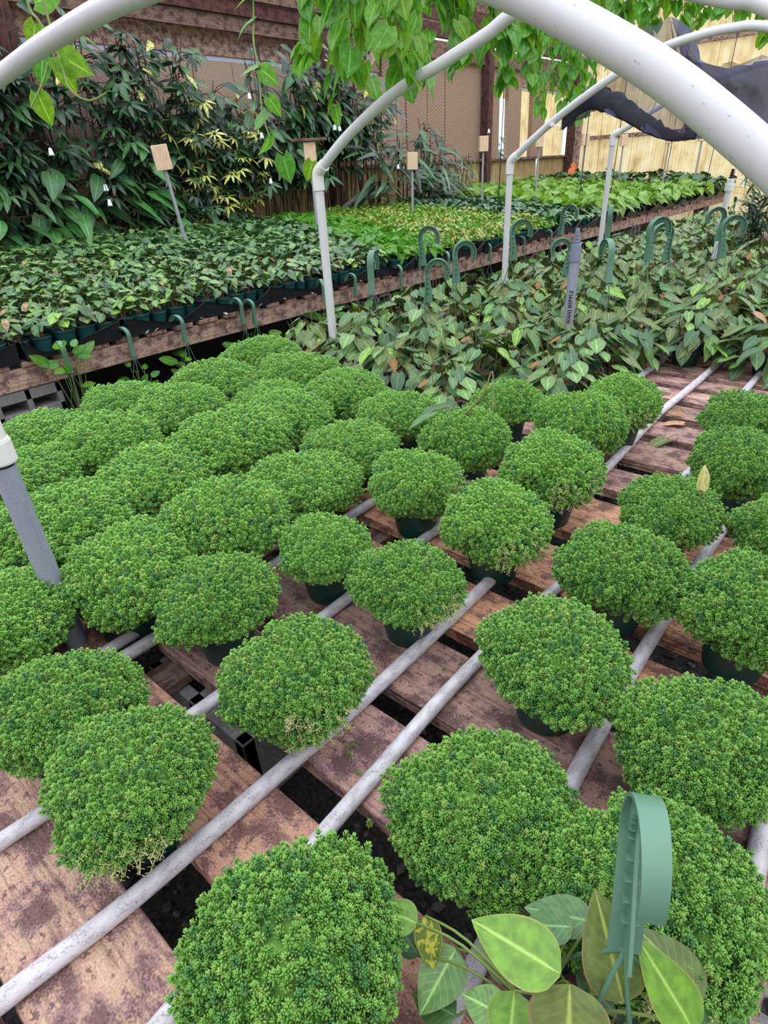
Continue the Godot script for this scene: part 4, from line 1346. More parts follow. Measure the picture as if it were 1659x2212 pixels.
func edge_baskets(hook: Mesh, pot: Mesh) -> void:
	# baskets hung by their hooks from the edge board of the seedling bench, down in the aisle
	var leafs := [leaf_mb(0.55, 0.05, 0.1, 0.06, 0.75).mesh(), leaf_mb(0.5, 0.05, 0.2, 0.08, 0.75).mesh()]
	var i := 0
	for z in [-1.4, -1.82, -2.22, -2.73, -2.84, -3.58, -3.98, -4.62, -5.4, -6.22, -7.0, -7.7]:
		rng.seed = 400 + i
		var o := thing("edge_hung_basket", "plant basket hanging down in the aisle by a green hook over the bench edge" if i > 0 else "basket with upright round-leaved shoots, hung by a green hook over the cinder block", "hanging plant", Vector3(-3.79, 0.1, z), "baskets hung by green hooks from the seedling bench edge")
		part("pot", pot, M.pot, o)
		var hy := 0.35
		var hk := part("hanger_hook", hook, M.hook, o, Transform3D(Basis(Vector3.UP, PI + rnd(-0.4, 0.4)).scaled_local(Vector3.ONE * 1.22), Vector3(0.01, hy + rnd(0.02, 0.05), 0)))
		hk.set_meta("label", "green plastic hanger hook over the board")
		for k in 3:
			var a := TAU * k / 3.0 + 0.5
			part("hanger_wire", tube_mesh([Vector3(0.01, hy + 0.03, 0), Vector3(cos(a) * 0.08, 0.12, sin(a) * 0.08)], 0.0022, -1.0, 5), M.hook, o)
		var st := MB.new()
		var nl := 17 if i == 0 else 12
		for k in nl:
			var a := rnd(0, TAU)
			var p := Vector3(cos(a) * rnd(0.04, 0.13), rnd(0.12, 0.3) if i > 0 else rnd(0.1, 0.62), sin(a) * rnd(0.04, 0.13))
			if i == 0: p.x = abs(p.x)
			tube(st, [Vector3(p.x * 0.3, 0.1, p.z * 0.3), p], 0.0026, 0.0016, 5, false)
			part("leaf", leafs[k % 2], M.vine[k % 2], o, aim(p, Vector3(cos(a), rnd(-0.2, 0.9), sin(a)), Vector3(1, 0.6, 0.5), rnd(0.07, 0.12)))
		part("stems", st.mesh(), M.stem_green, o)
		i += 1

# ------------------------------------------------ the seedling bench
func bench_y(x: float) -> float:
	return 0.584 + 0.004 + max(0.0, -3.88 - x) * 0.059

func build_seedlings() -> void:
	var trays := [tray_mesh(0.7, 0.026), tray_mesh(0.62, 0.03), tray_mesh(0.2, 0.026), tray_mesh(0.75, 0.04)]
	var k := 0
	for z in [-0.23, -0.87, -1.505, -2.145, -2.755, -3.365, -3.985, -4.605, -5.22, -5.84, -6.46, -7.08, -7.7, -8.32, -8.94, -9.56, -10.18, -10.8, -11.42, -12.04, -12.66, -13.28, -13.9, -14.52, -15.14, -15.76]:
		var o := thing("seedling_tray", "black plastic tray with a sagging front rim on the seedling bench edge", "tray", Vector3(-4.115, bench_y(-4.115) - 0.003, z), "black trays along the seedling bench edge", rnd(-0.03, 0.03))
		o.rotation.z = -atan(0.059)
		part("tray_body", trays[2 if k == 1 else (k * 7) % 4], M.tray, o)
		k += 1
	var kit: Array = M.mic_kit
	var pot := pot_mesh(0.061, 0.046, 0.092, 18)
	var soil := disc_mesh(0.056, 0.08)
	var apart := []; var joined := []
	for q in 6: apart.append(seedling_proto(500 + q, kit, M.mic_mesh, pot, soil, true))
	for q in 6: joined.append(seedling_proto(520 + q, kit, M.mic_mesh, pot, soil, false))
	rng.seed = 61
	var spots := []
	for i in 25:
		for j in 52:
			var at := Vector3(-3.965 - i * 0.131, 0, -0.05 - j * 0.132) + Vector3(rnd(-0.012, 0.012), 0, rnd(-0.012, 0.012))
			at.y = bench_y(at.x)
			if at.z < -4.55 - 0.42 * (-3.9 - at.x) + rnd(-0.06, 0.06): continue
			var px := to_px(at + Vector3(0, 0.12, 0))
			if px.x < -70.0 or px.z < 0.0: continue
			spots.append([px.z + (0.0 if i > 0 else -3.0), at, i])
	spots.sort_custom(func(a: Array, b: Array) -> bool: return a[0] < b[0])
	var rest := [[], [], []]
	for q in spots.size():
		var at: Vector3 = spots[q][1]
		if q < 290:
			var front: bool = spots[q][2] == 0
			dup(apart[rng.randi() % 6] if front else joined[rng.randi() % 6], at, rnd(0, TAU), Vector3.ONE * rnd(0.93, 1.1), "young velvet-leaved plant in a small green pot in the bench-edge row" if front else "young velvet-leaved plant in the packed bed behind the bench-edge row", "small potted seedlings packed on the seedling bench")
		else:
			rest[rng.randi() % 3].append(Transform3D(Basis(Vector3.UP, rnd(0, TAU)).scaled_local(Vector3.ONE * rnd(0.95, 1.2)), at))
	for p in apart: p.free()
	for p in joined: p.free()
	bed("seedling_bed", "far part of the packed bed of dark velvet-leaved seedlings", "seedlings", rest, [scatter_foliage(1, 14, 0.085, 0.12, 0.2, 0.06, 0.09, kit), scatter_foliage(2, 14, 0.085, 0.12, 0.2, 0.06, 0.09, kit), scatter_foliage(3, 14, 0.085, 0.12, 0.2, 0.058, 0.088, kit)], [M.mic[0], M.mic[2], M.mic[1]])
	# pale broad-leaved seedlings, then fine yellow-green ones, then a dark row and lime-leaved ones at the far end
	var pale := [[], [], []]; var fine := [[], [], []]; var dark := [[], [], []]; var lime := [[], [], []]
	for i in 27:
		for j in 92:
			var at := Vector3(-3.985 - i * 0.131, 0, -4.4 - j * 0.132) + Vector3(rnd(-0.03, 0.03), 0, rnd(-0.03, 0.03))
			at.y = bench_y(at.x)
			var e := at.z + 0.42 * (-3.9 - at.x)
			if e > -4.6: continue
			var s := Transform3D(Basis(Vector3.UP, rnd(0, TAU)).scaled_local(Vector3.ONE * rnd(0.9, 1.2)), at)
			var b := rng.randi() % 3
			if e > -5.5: pale[b].append(s)
			elif at.z > -8.2 - 0.2 * (-3.9 - at.x): fine[b].append(s)
			elif at.z > -9.5 - 0.3 * (-3.9 - at.x): dark[b].append(s)
			elif i % 2 == 0 and j % 2 == 0:
				s.basis = s.basis * 1.7
				s.origin.y += 0.02
				if at.z > -15.0 + 0.6 * (-3.9 - at.x) * 0.5 + rnd(-0.4, 0.4): lime[b].append(s)
				else: dark[b].append(s)
	bed("pale_seedling_bed", "patch of pale green broad-leaved seedlings past the dark velvet-leaved bed", "seedlings", pale, [scatter_foliage(11, 9, 0.075, 0.1, 0.19, 0.09, 0.13, kit), scatter_foliage(12, 9, 0.075, 0.1, 0.19, 0.09, 0.13, kit), scatter_foliage(13, 9, 0.075, 0.1, 0.18, 0.08, 0.12, kit)], [M.vine[0], M.vine[1], M.vine[0]])
	bed("fine_seedling_bed", "bed of small-leaved yellow-green seedlings around the wooden-block stakes", "seedlings", fine, [scatter_foliage(21, 22, 0.085, 0.09, 0.17, 0.035, 0.06, kit), scatter_foliage(22, 22, 0.085, 0.09, 0.18, 0.035, 0.06, kit), scatter_foliage(23, 22, 0.085, 0.09, 0.17, 0.035, 0.06, kit)], [M.lime, M.yellowing, M.vine[0]])
	bed("dark_seedling_bed", "low row of dark-leaved seedlings before the lime-green bed", "seedlings", dark, [scatter_foliage(31, 9, 0.085, 0.1, 0.2, 0.08, 0.12, kit), scatter_foliage(32, 9, 0.085, 0.1, 0.2, 0.08, 0.12, kit), scatter_foliage(33, 9, 0.085, 0.1, 0.2, 0.08, 0.12, kit)], [M.mic[2], M.mic[0], M.dark[1]])
	bed("lime_seedling_bed", "bright lime-green bed of broad-leaved plants near the yellowed end wall", "seedlings", lime, [scatter_foliage(41, 10, 0.1, 0.08, 0.17, 0.09, 0.13, kit), scatter_foliage(42, 10, 0.1, 0.08, 0.18, 0.09, 0.13, kit), scatter_foliage(43, 10, 0.1, 0.08, 0.17, 0.09, 0.12, kit)], [M.lime, M.lime, M.vine[2]])
	# green pots that show along the edge under the far beds
	rng.seed = 64
	var zz := -4.75
	while zz > -11.5:
		var o := thing("edge_pot", "small green pot in the bench-edge row of the lighter seedlings", "pot", Vector3(-3.97, bench_y(-3.97), zz), "green pots at the edge under the lighter seedlings")
		part("pot_body", pot, M.pot_small, o)
		part("soil", soil, M.soil, o)
		zz -= 0.133

func bed(called: String, label: String, category: String, xs: Array, meshes: Array, mats: Array) -> void:
	var o := Node3D.new()
	o.name = called
	o.set_meta("kind", "stuff")
	tag(o, label, category)
	add_child(o, true)
	for k in 3:
		if xs[k].size() > 0:
			many("foliage", meshes[k], mats[k], o, xs[k], [])

# ------------------------------------------------ hoops, risers, stakes, shade cloth
func build_frames() -> void:
	hoop("thick white pipe hoop arching over the sedum mounds", -0.2, [Vector3(-2.42, 1.57, -0.36), Vector3(-2.14, 1.70, -0.6), Vector3(-1.75, 1.76, -0.65), Vector3(-1.36, 1.775, -0.65), Vector3(-0.98, 1.755, -0.65), Vector3(-0.64, 1.69, -0.65), Vector3(-0.36, 1.565, -0.65), Vector3(-0.14, 1.415, -0.65)], -2.52, 1.36, 0.17, 1.16, -0.65)
	hoop("white pipe hoop whose post stands between the first philodendrons and the trays", -2.31, [Vector3(-2.18, 1.59, 0), Vector3(-1.9, 1.72, 0), Vector3(-1.66, 1.79, 0), Vector3(-1.46, 1.85, 0), Vector3(-1.31, 1.9, 0), Vector3(-0.98, 1.91, 0), Vector3(-0.66, 1.82, 0), Vector3(-0.54, 1.78, 0), Vector3(-0.2, 1.58, 0)], -2.4, 1.45, 0.15, 1.2)
	hoop("white pipe hoop carrying the bunched edge of the shade cloth", -4.16, [Vector3(-2.24, 1.57, 0), Vector3(-2.0, 1.72, 0), Vector3(-1.7, 1.87, 0), Vector3(-1.48, 1.95, 0), Vector3(-1.31, 1.98, 0), Vector3(-1.14, 1.99, 0), Vector3(-0.96, 1.97, 0), Vector3(-0.5, 1.83, 0), Vector3(-0.1, 1.55, 0)], -2.4, 1.45, 0.15, 1.3)
	hoop("white pipe hoop behind the hanging shade cloth", -5.9, [Vector3(-2.25, 1.67, 0), Vector3(-1.99, 1.80, 0), Vector3(-1.6, 1.93, 0), Vector3(-1.1, 1.99, 0), Vector3(-0.5, 1.85, 0), Vector3(-0.1, 1.6, 0)], -2.4, 1.6, 0.15, 1.35)
	riser("thick grey riser pipe with a white coupling beside the sedum mounds", Vector3(-1.36, BENCH, -0.31), 0.5, 0)
	riser("grey riser pipe printed with black letters among the philodendrons", Vector3(-1.34, BENCH, -3.0), 0.58, 1)
	riser("white riser pipe with a black nozzle at the far philodendrons", Vector3(-1.35, BENCH, -5.72), 0.74, 2)
	var b := 0.66
	stake(Vector3(-6.0, b, -3.79), 1.56, Vector3(0, 0, 0.09), "pale wooden block on a leaning grey stake over the dark seedlings")
	stake(Vector3(-6.0, b, -5.68), 1.57, Vector3(0, 0, 0.0), "wooden block under a weathered cap board behind the hoop post", true)
	stake(Vector3(-6.0, b, -7.63), 1.43, Vector3(0, 0, -0.02), "pale wooden block on a straight stake over the yellow-green seedlings")
	stake(Vector3(-6.0, b, -9.52), 1.62, Vector3.ZERO, "pale wooden block on a thin stake in front of the brown wall post")
	stake(Vector3(-6.0, b, -11.4), 1.66, Vector3.ZERO, "pale wooden block on a stake before the brown cooling pads")
	stake(Vector3(-6.0, b, -13.34), 1.66, Vector3.ZERO, "pale wooden block on a stake before the yellowed end wall")
	for p in [Vector3(-5.7, b, -14.6), Vector3(-4.95, b, -15.2), Vector3(-4.3, b, -15.2)]:
		stake(p, 1.62, Vector3.ZERO, "wooden block on a stake before the end wall, behind the shade cloth")
	shade_cloth()

func shade_cloth() -> void:
	var o := thing("shade_cloth", "dark see-through shade cloth draped behind the hoop with a bunched black hem", "shade cloth", Vector3(-1.6, 1.6, -4.6))
	var cols := [[Vector3(-2.06, 1.66, -4.20), Vector3(-2.05, 1.62, -4.20)], [Vector3(-1.95, 1.77, -4.25), Vector3(-1.94, 1.71, -4.25)], [Vector3(-1.86, 1.83, -4.30), Vector3(-1.85, 1.71, -4.30)], [Vector3(-1.77, 1.91, -4.40), Vector3(-1.73, 1.65, -4.40)], [Vector3(-1.74, 2.12, -4.60), Vector3(-1.64, 1.57, -4.60)], [Vector3(-1.67, 2.17, -4.80), Vector3(-1.55, 1.52, -4.80)], [Vector3(-1.56, 1.98, -4.90), Vector3(-1.46, 1.52, -4.90)], [Vector3(-1.34, 1.89, -4.80), Vector3(-1.26, 1.52, -4.80)], [Vector3(-1.14, 1.88, -4.60), Vector3(-1.06, 1.50, -4.60)], [Vector3(-0.85, 1.86, -4.40), Vector3(-0.75, 1.47, -4.40)], [Vector3(-0.4, 1.80, -4.30), Vector3(-0.35, 1.45, -4.30)]]
	var tops := []; var hems := []
	for c in cols:
		tops.append(c[0]); hems.append(c[1])
	tops = spline(tops, 5); hems = spline(hems, 5)
	var nz := FastNoiseLite.new()
	nz.seed = 4; nz.frequency = 1.6; nz.fractal_octaves = 3
	var mb := MB.new()
	var id := []
	for k in tops.size():
		var row := []
		for r in 11:
			var t := r / 10.0
			var p: Vector3 = tops[k].lerp(hems[k], t)
			p.z += nz.get_noise_2d(k * 0.11, t * 0.7) * 0.22 - 0.16 * sin(t * PI)
			p.y += nz.get_noise_2d(k * 0.3 + 9.0, t * 0.3) * 0.03
			row.append(mb.add(p - o.position, Vector2(k, r)))
		id.append(row)
	for k in tops.size() - 1:
		for r in 10:
			mb.quad(id[k][r], id[k][r + 1], id[k + 1][r + 1], id[k + 1][r])
	part("draped_sheet", mb.mesh(), M.cloth, o)
	# a second fold lying behind the first makes the far side denser
	var m2 := MB.new()
	var id2 := []
	for k in range(24, tops.size()):
		var row := []
		for r in 9:
			var t := r / 8.0
			var p: Vector3 = tops[k].lerp(hems[k], t) + Vector3(0.02, 0.0, -0.12)
			p.z += nz.get_noise_2d(k * 0.13 + 30.0, t * 0.9) * 0.25 - 0.2 * sin(t * PI)
			row.append(m2.add(p - o.position, Vector2(k, r)))
		id2.append(row)
	for k in id2.size() - 1:
		for r in 8:
			m2.quad(id2[k][r], id2[k][r + 1], id2[k + 1][r + 1], id2[k + 1][r])
	part("back_fold", m2.mesh(), M.cloth_thick, o)
	var m3 := MB.new()
	var ring := []
	for k in 32:
		var p: Vector3 = hems[k]
		var row := []
		for s in 16:
			var a := TAU * s / 16.0
			var rr: float = (0.018 + 0.03 * sin(PI * min(k / 31.0 + 0.12, 1.0))) * (1.0 + 0.45 * nz.get_noise_2d(k * 0.5, s * 1.1))
			row.append(m3.add(p - o.position + Vector3(0.0, sin(a) * rr * 1.25 + rr * 0.9, cos(a) * rr * 0.8), Vector2(s, k)))
		ring.append(row)
	for k in 31:
		for s in 16:
			m3.quad(ring[k][s], ring[k][(s + 1) % 16], ring[k + 1][(s + 1) % 16], ring[k + 1][s])
	part("bunched_hem", m3.mesh(), M.cloth_dense, o)
	part("clip", box(Vector3(0.03, 0.02, 0.12), 0.004), M.white_plastic, o, Transform3D(Basis(Vector3.UP, 0.8), Vector3(-2.13, 1.64, -4.17) - o.position))

# ------------------------------------------------ plants along the wall
func build_wall_plants() -> void:
	var finger := leaf_mb(0.34, 0.0, 0.2, 0.06, 0.75)
	var wh := [whorl_mb(8, finger, 0.75, -0.35).mesh(), whorl_mb(7, finger, 0.7, -0.15).mesh()]
	var broad := [leaf_mb(0.46, 0.04, 0.3, 0.08, 0.8, 8, 4, 0.015).mesh(), leaf_mb(0.42, 0.04, 0.45, 0.1, 0.8, 8, 4, 0.02).mesh()]
	var small := [leaf_mb(0.45, 0.02, 0.2, 0.06, 0.75).mesh(), leaf_mb(0.4, 0.02, 0.35, 0.06, 0.75).mesh()]
	var strap := [leaf_mb(0.1, 0.0, 0.55, 0.03, 0.5, 10, 4).mesh(), leaf_mb(0.12, 0.0, 0.8, 0.03, 0.5, 10, 4).mesh()]
	M.broad_mesh = broad
	var g := "tropical plants growing up the cooling-pad wall"
	var i := 0
	# umbrella trees filling the middle of the wall
	for p in [[-3.0, 2.2], [-3.7, 2.0], [-4.3, 2.3], [-5.0, 2.0], [-5.5, 1.7], [-4.65, 2.5], [-2.4, 2.4], [-6.1, 1.7], [-6.6, 1.7], [-1.8, 2.2], [-2.7, 2.7], [-3.3, 2.6], [-3.95, 2.7]]:
		wall_plant("umbrella_tree", "dark umbrella tree with finger-like leaf whorls " + ("behind the leaning block stake" if p[0] < -3.5 and p[0] > -5.3 else ("under the pale pads beside the capped stake" if p[0] < -5.3 else "beside the brown post")), Vector3(-7.55, 0.3, p[0]), p[1], 0.9, 58, wh, M.dark, 0.19, 0.32, 5, 0.3, 800 + i, g, [], 0.0, 0.12 if p[0] > -5.2 else 0.72)
		i += 1
	for p in [[-4.75, 2.0], [-5.2, 1.5], [-5.65, 1.9]]:
		wall_plant("variegated_umbrella_tree", "umbrella tree with yellow-splashed leaf whorls over the stake with the leaning block", Vector3(-7.35, 0.4, p[0]), p[1], 0.7, 44, wh, M.dark, 0.15, 0.24, 4, 0.3, 820 + i, g, [M.varieg], 0.42, 0.45)
		i += 1
	for p in [[-2.75, 0.95], [-3.3, 1.25], [-3.95, 1.45], [-4.5, 0.9]]:
		wall_plant("broad_leaved_plant", "plant with large drooping glossy green leaves low at the wall", Vector3(-7.42, 0.0, p[0]), p[1] + 0.45, 0.6, 24, broad, M.broad, 0.24, 0.38, 4, 0.55, 840 + i, g, [], 0.0, 0.5)
		i += 1
	for p in [[-6.2, 1.9], [-6.7, 1.8], [-7.1, 2.5], [-7.6, 2.6]]:
		wall_plant("climbing_plant", "dark climber with mid-sized pointed leaves around the brown wall post", Vector3(-7.5, 0.5, p[0]), p[1], 0.75, 64, small + broad, M.dark + [M.broad[1]], 0.16, 0.3, 5, 0.6, 860 + i, g, [M.yellowing], 0.06, 0.66)
		i += 1
	for p in [[-4.1, 3.0], [-4.75, 3.0], [-2.6, 3.0], [-3.4, 3.0], [-2.0, 2.9], [-5.1, 2.3], [-6.6, 2.7], [-7.3, 2.9], [-8.0, 2.9], [-8.5, 2.4], [-5.7, 2.2], [-7.0, 2.2], [-7.7, 2.2]]:
		wall_plant("tall_climber", "tall dark climber reaching the header boards " + ("behind the capped stake" if p[0] < -5.0 else "behind the broad-leaved plants"), Vector3(-7.6, 0.3, p[0]), p[1], 0.9, 85, small, M.dark, 0.15, 0.27, 6, 0.5, 880 + i, g, [M.varieg], 0.06, 0.2 if p[0] > -5.0 else 0.62)
		i += 1
	for p in [[-8.3, 1.35], [-8.9, 1.5], [-9.4, 1.35], [-9.9, 1.2]]:
		wall_plant("strap_leaved_plant", "fountain of long arching strap leaves near the wall brace", Vector3(-7.35, 0.5, p[0]), p[1], 0.3, 34, strap, M.dark + [M.broad[1]], 0.45, 0.7, 4, -0.2, 900 + i, g)
		i += 1
	for p in [[-9.6, 1.8], [-10.3, 1.7], [-10.9, 1.3]]:
		wall_plant("fine_leaved_shrub", "shrub with narrow hanging leaves before the brown cooling pads", Vector3(-7.5, 0.4, p[0]), p[1], 0.6, 60, [small[1], strap[0]], M.dark, 0.18, 0.32, 5, 0.8, 920 + i, g, [M.lime], 0.06)
		i += 1
	for p in [[-2.2, 1.2], [-1.7, 1.6], [-5.0, 0.8]]:
		wall_plant("low_shrub", "low dark shrub at the foot of the cooling-pad wall", Vector3(-7.4, 0.35, p[0]), p[1], 0.9, 44, small + wh, M.dark, 0.18, 0.28, 4, 0.4, 940 + i, g)
		i += 1
	# greenery outside, seen through the open pads
	for p in [Vector3(-9.9, 0, -16.0)]:
		wall_plant("outdoor_shrub", "leafy shrub outside, seen through the open gap between pads", p, 2.4, 0.9, 26, broad, M.broad, 0.3, 0.45, 4, 0.3, 960 + i)
		i += 1

# ------------------------------------------------ vines, lines and weights overhead
func build_overhead() -> void:
	var kit := leaf_kit(0.84, 0.2, 0.95)
	var ms := []
	for k in kit: ms.append(k.mesh())
	var lb := "heart-leaved green vine hanging from the roof"
	var i := 0
	for q in [[Vector3(-2.33, 2.32, -2.43), 6, 0.3, 0.62], [Vector3(-1.9, 2.18, -2.25), 6, 0.18, 0.42], [Vector3(-2.32, 2.42, -3.14), 7, 0.2, 0.5], [Vector3(-2.23, 2.38, -3.5), 7, 0.2, 0.45], [Vector3(-2.5, 2.45, -4.4), 7, 0.25, 0.55], [Vector3(-2.9, 2.55, -5.7), 7, 0.4, 0.75], [Vector3(-3.27, 2.6, -6.9), 7, 0.4, 0.85], [Vector3(-2.09, 2.5, -4.95), 5, 0.15, 0.4], [Vector3(-2.08, 2.65, -5.85), 5, 0.15, 0.42], [Vector3(-1.82, 2.65, -6.3), 5, 0.15, 0.4], [Vector3(-1.45, 2.62, -6.6), 5, 0.15, 0.42], [Vector3(-1.1, 2.6, -6.5), 5, 0.15, 0.45], [Vector3(-2.7, 2.75, -6.4), 6, 0.3, 0.6], [Vector3(-2.4, 2.65, -5.2), 5, 0.2, 0.4]]:
		vine(lb + (" in front of the brown cooling pads" if q[0].z < -4.0 and q[0].x < -2.45 else (" above the shade cloth" if q[0].z < -4.5 else (" just past the second hoop" if q[0].z < -3.0 else " over the second hoop"))), q[0], q[1], q[2], q[3], 0.17, 0.075, 0.12, ms, 1000 + i)
		i += 1
	# the long single shoot that ends in a heart leaf
	var eye := Vector3(0.7, 0.15, 0.7)
	strand("long single vine shoot hanging down to a big heart leaf by the hoop elbow", [Vector3(-2.93, 2.5, -2.5), Vector3(-2.92, 2.21, -2.48), Vector3(-2.86, 2.03, -2.40), Vector3(-2.80, 1.91, -2.36), Vector3(-2.72, 1.73, -2.28), Vector3(-2.64, 1.59, -2.25), Vector3(-2.58, 1.54, -2.26)], [
		[Vector3(-2.57, 1.53, -2.25), Vector3(0.15, -1, -0.1), eye, 0.12, M.vine[1]], [Vector3(-2.68, 1.78, -2.3), Vector3(0.5, -0.9, -0.3), eye, 0.09, M.vine[0]], [Vector3(-2.75, 1.9, -2.33), Vector3(0.55, -0.5, -0.5), eye, 0.1, M.vine[0]], [Vector3(-2.9, 2.22, -2.47), Vector3(-0.7, -0.3, 0.6), Vector3(0.2, 1, 0.2), 0.12, M.vine[2]], [Vector3(-2.9, 2.12, -2.45), Vector3(-0.75, -0.35, 0.6), Vector3(0.2, 1, 0.3), 0.12, M.vine[1]], [Vector3(-2.72, 1.72, -2.3), Vector3(-0.5, -0.7, 0.5), Vector3(0.4, 1, 0.3), 0.1, M.vine[1]], [Vector3(-2.8, 1.92, -2.36), Vector3(-0.8, -0.25, 0.7), Vector3(0.2, 1, 0.3), 0.11, M.vine[1]], [Vector3(-2.66, 1.62, -2.26), Vector3(-0.45, -0.85, 0.2), Vector3(0.9, 0.1, -0.3), 0.11, M.vine[0]], [Vector3(-2.42, 1.5, -2.3), Vector3(-0.25, -0.9, 0.2), eye, 0.09, M.vine[2]]], ms)
	strand("vine shoot with pairs of bright leaves drooping behind the thick hoop", [Vector3(-2.87, 2.4, -1.34), Vector3(-2.86, 2.07, -1.33), Vector3(-2.81, 2.0, -1.33), Vector3(-2.75, 1.93, -1.32), Vector3(-2.73, 1.82, -1.26), Vector3(-2.74, 1.72, -1.18)], [
		[Vector3(-2.78, 1.98, -1.3), Vector3(-0.4, -0.8, 0.3), eye, 0.09, M.vine[2]], [Vector3(-2.74, 1.88, -1.28), Vector3(-0.35, -0.9, 0.4), eye, 0.1, M.vine[1]], [Vector3(-2.8, 2.05, -1.33), Vector3(0.5, 0.2, -0.6), eye, 0.1, M.vine[0]], [Vector3(-2.74, 1.76, -1.22), Vector3(0.1, -1, -0.1), eye, 0.1, M.vine[2]]], ms)
	strand("forked vine shoot with wide yellow-green leaves in front of the umbrella trees", [Vector3(-2.76, 2.2, -1.34), Vector3(-2.70, 1.87, -1.32), Vector3(-2.64, 1.77, -1.30), Vector3(-2.58, 1.73, -1.33), Vector3(-2.53, 1.75, -1.38)], [
		[Vector3(-2.70, 1.88, -1.32), Vector3(0.6, -0.5, -0.6), eye, 0.12, M.vine[2]], [Vector3(-2.69, 1.86, -1.31), Vector3(0.25, -0.9, -0.1), eye, 0.1, M.vine[2]], [Vector3(-2.72, 1.95, -1.33), Vector3(-0.5, -0.6, 0.4), eye, 0.08, M.vine[0]]], ms)
	for p in [[Vector3(-6.8, 1.73, -2.99), "beside the brown post"], [Vector3(-6.8, 1.40, -3.45), "upper of the close pair before the broad-leaved plants"], [Vector3(-6.78, 1.26, -3.44), "lower of the close pair before the broad-leaved plants"], [Vector3(-6.8, 1.86, -5.64), "by the long single vine shoot"], [Vector3(-6.8, 1.36, -5.69), "before the corrugated panels under the climber"], [Vector3(-6.8, 1.95, -6.95), "by the yellow-edged leaves, one of two"], [Vector3(-6.8, 1.94, -7.05), "by the yellow-edged leaves, one of two"], [Vector3(-6.8, 2.26, -5.53), "high before the pale cooling pads"], [Vector3(-6.8, 1.44, -8.31), "before the strap leaves"], [Vector3(-6.8, 1.92, -10.96), "before the brown wall post"], [Vector3(-6.8, 2.03, -13.69), "before the brown cooling pads"]]:
		drip_weight(p[0], 4.2, "white drip weight on a black line " + p[1])
	i = 0
	for p in [Vector3(-4.6, 0.75, -7.7), Vector3(-4.5, 0.8, -10.0), Vector3(-4.4, 0.8, -11.0), Vector3(-4.2, 0.8, -13.0), Vector3(-3.6, 0.9, -13.5)]:
		var o := thing("hanging_cable", "thin black line hanging from the roof down to the seedling bench", "cable", p, "thin black lines over the seedling bench")
		part("cable_length", tube_mesh(spline([Vector3.ZERO, Vector3(0.03, 1.2, 0.02), Vector3(0.05, 3.4, 0.05)], 6), 0.006, -1.0, 6), M.line, o)
		i += 1

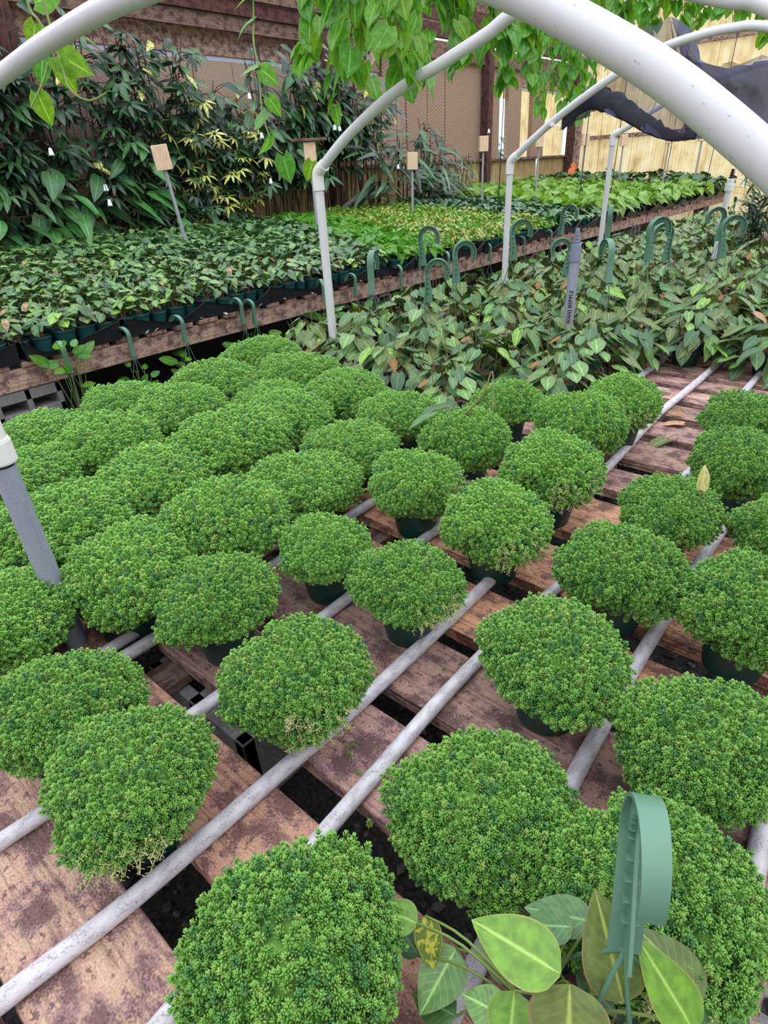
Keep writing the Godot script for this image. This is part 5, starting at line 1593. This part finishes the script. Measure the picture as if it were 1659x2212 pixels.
# ------------------------------------------------ fallen leaves and small things
func build_small() -> void:
	rng.seed = 31
	var heart: ArrayMesh = leaf_mb(0.5, 0.08, 0.15, 0.12, 0.8, 8, 6, 0.03).mesh()
	var lay := func(label: String, at: Vector3, dir: Vector3, s: float, m: Material, up := Vector3.UP) -> void:
		var o := thing("fallen_leaf", label, "leaf", at)
		part("blade", heart, m, o, aim(Vector3.ZERO, dir, up, s))
		part("petiole", tube_mesh(spline([Vector3.ZERO, -dir * s * 0.25 + Vector3(0, 0.01, 0), -dir * s * 0.5], 4), 0.0016, 0.001, 5), M.stem, o)
	lay.call("olive fallen leaf lying on the algae-stained plank by the bent pipe", Vector3(-0.585, BENCH + 0.008, -2.36), Vector3(-0.35, 0, 0.95).normalized(), 0.12, M.olive)
	lay.call("curled tan fallen leaf on the plank past the olive one", Vector3(-0.58, BENCH + 0.01, -2.55), Vector3(-0.8, 0, 0.35).normalized(), 0.1, M.dry)
	lay.call("folded orange-tan fallen leaf standing on edge on the plank", Vector3(-0.62, BENCH + 0.02, -2.66), Vector3(-0.5, 0.1, 0.6).normalized(), 0.07, M.dry, Vector3(0.8, 0.4, 0.3))
	lay.call("pale yellow fallen leaf standing on a sedum mound", Vector3(-0.27, BENCH + 0.25, -1.51), Vector3(-0.08, 0.9, -0.35).normalized(), 0.065, M.pale_leaf, Vector3(0.6, 0.3, 0.8))
	lay.call("dark velvety fallen leaf on a sedum mound, upper of two", Vector3(-1.12, BENCH + 0.275, -1.62), Vector3(-0.6, -0.1, 0.5).normalized(), 0.12, M.mic[2])
	lay.call("dark velvety fallen leaf on a sedum mound, lower of two", Vector3(-1.14, BENCH + 0.262, -1.55), Vector3(-0.6, -0.3, 0.6).normalized(), 0.11, M.mic[0])
	var tw := thing("dry_twig", "bent dry brown twig poking out of the sedum with fallen leaves", "twig", Vector3(-1.05, BENCH + 0.25, -1.55))
	part("twig_length", tube_mesh(spline([Vector3.ZERO, Vector3(0.06, 0.09, -0.06), Vector3(0.07, 0.16, -0.1), Vector3(0.12, 0.05, -0.03)], 5), 0.0035, 0.002, 6), M.stem, tw)
	var sprig := sprig_mesh(9)
	var bits := Node3D.new()
	bits.name = "sedum_crumbs"
	bits.set_meta("kind", "stuff")
	tag(bits, "loose sedum sprigs scattered on the bare planks", "sedum sprigs")
	add_child(bits, true)
	var xs := []; var cs := []
	for p in [Vector3(-0.59, BENCH + 0.006, -0.52), Vector3(-0.585, BENCH + 0.006, -0.5), Vector3(-0.6, BENCH + 0.005, -0.51), Vector3(-0.55, BENCH + 0.005, -0.84), Vector3(-0.57, BENCH + 0.005, -0.8), Vector3(-0.75, BENCH + 0.005, -0.78), Vector3(-0.54, BENCH + 0.006, -0.48), Vector3(-0.46, BENCH + 0.006, -0.42), Vector3(-0.6, BENCH + 0.006, -1.34), Vector3(-0.61, BENCH + 0.006, -1.3)]:
		xs.append(Transform3D(Basis.from_euler(Vector3(rnd(-1, 1), rnd(0, 6), rnd(-1, 1))).scaled_local(Vector3.ONE * 1.1), p))
		cs.append(Color(0.25, 0.42, 0.09))
	many("sprigs", sprig, M.sedum, bits, xs, cs)
	for z in [-1.98, -2.05, -2.42, -2.62, -2.95, -3.2, -3.5, -4.1]:
		var o := thing("plant_tag", "small white scrap of plastic tag on the edge of the seedling bench", "plant tag", Vector3(-3.85, 0.588, z), "white scraps along the seedling bench edge")
		part("tag_blade", box(Vector3(0.03, 0.003, 0.022), 0.001), M.white_bit, o, Transform3D(Basis.from_euler(Vector3(0.2, z * 7.0, -0.5)), Vector3(0.01, 0.004, 0)))
	var hp := thing("hanging_pot_plant", "orange dried plant in the corner of the pad wall and the end wall", "plant", Vector3(-7.3, 0.95, -16.0))
	for k in 14:
		part("leaf", M.mic_mesh[k % 3], M.orange if k < 9 else M.dark[0], hp, aim(Vector3(rnd(-0.15, 0.2), rnd(-0.1, 0.4), rnd(-0.2, 0.2)), Vector3(rnd(-1, 1), -0.6, rnd(-1, 1)), Vector3(1, 0.3, 1), rnd(0.15, 0.28)))
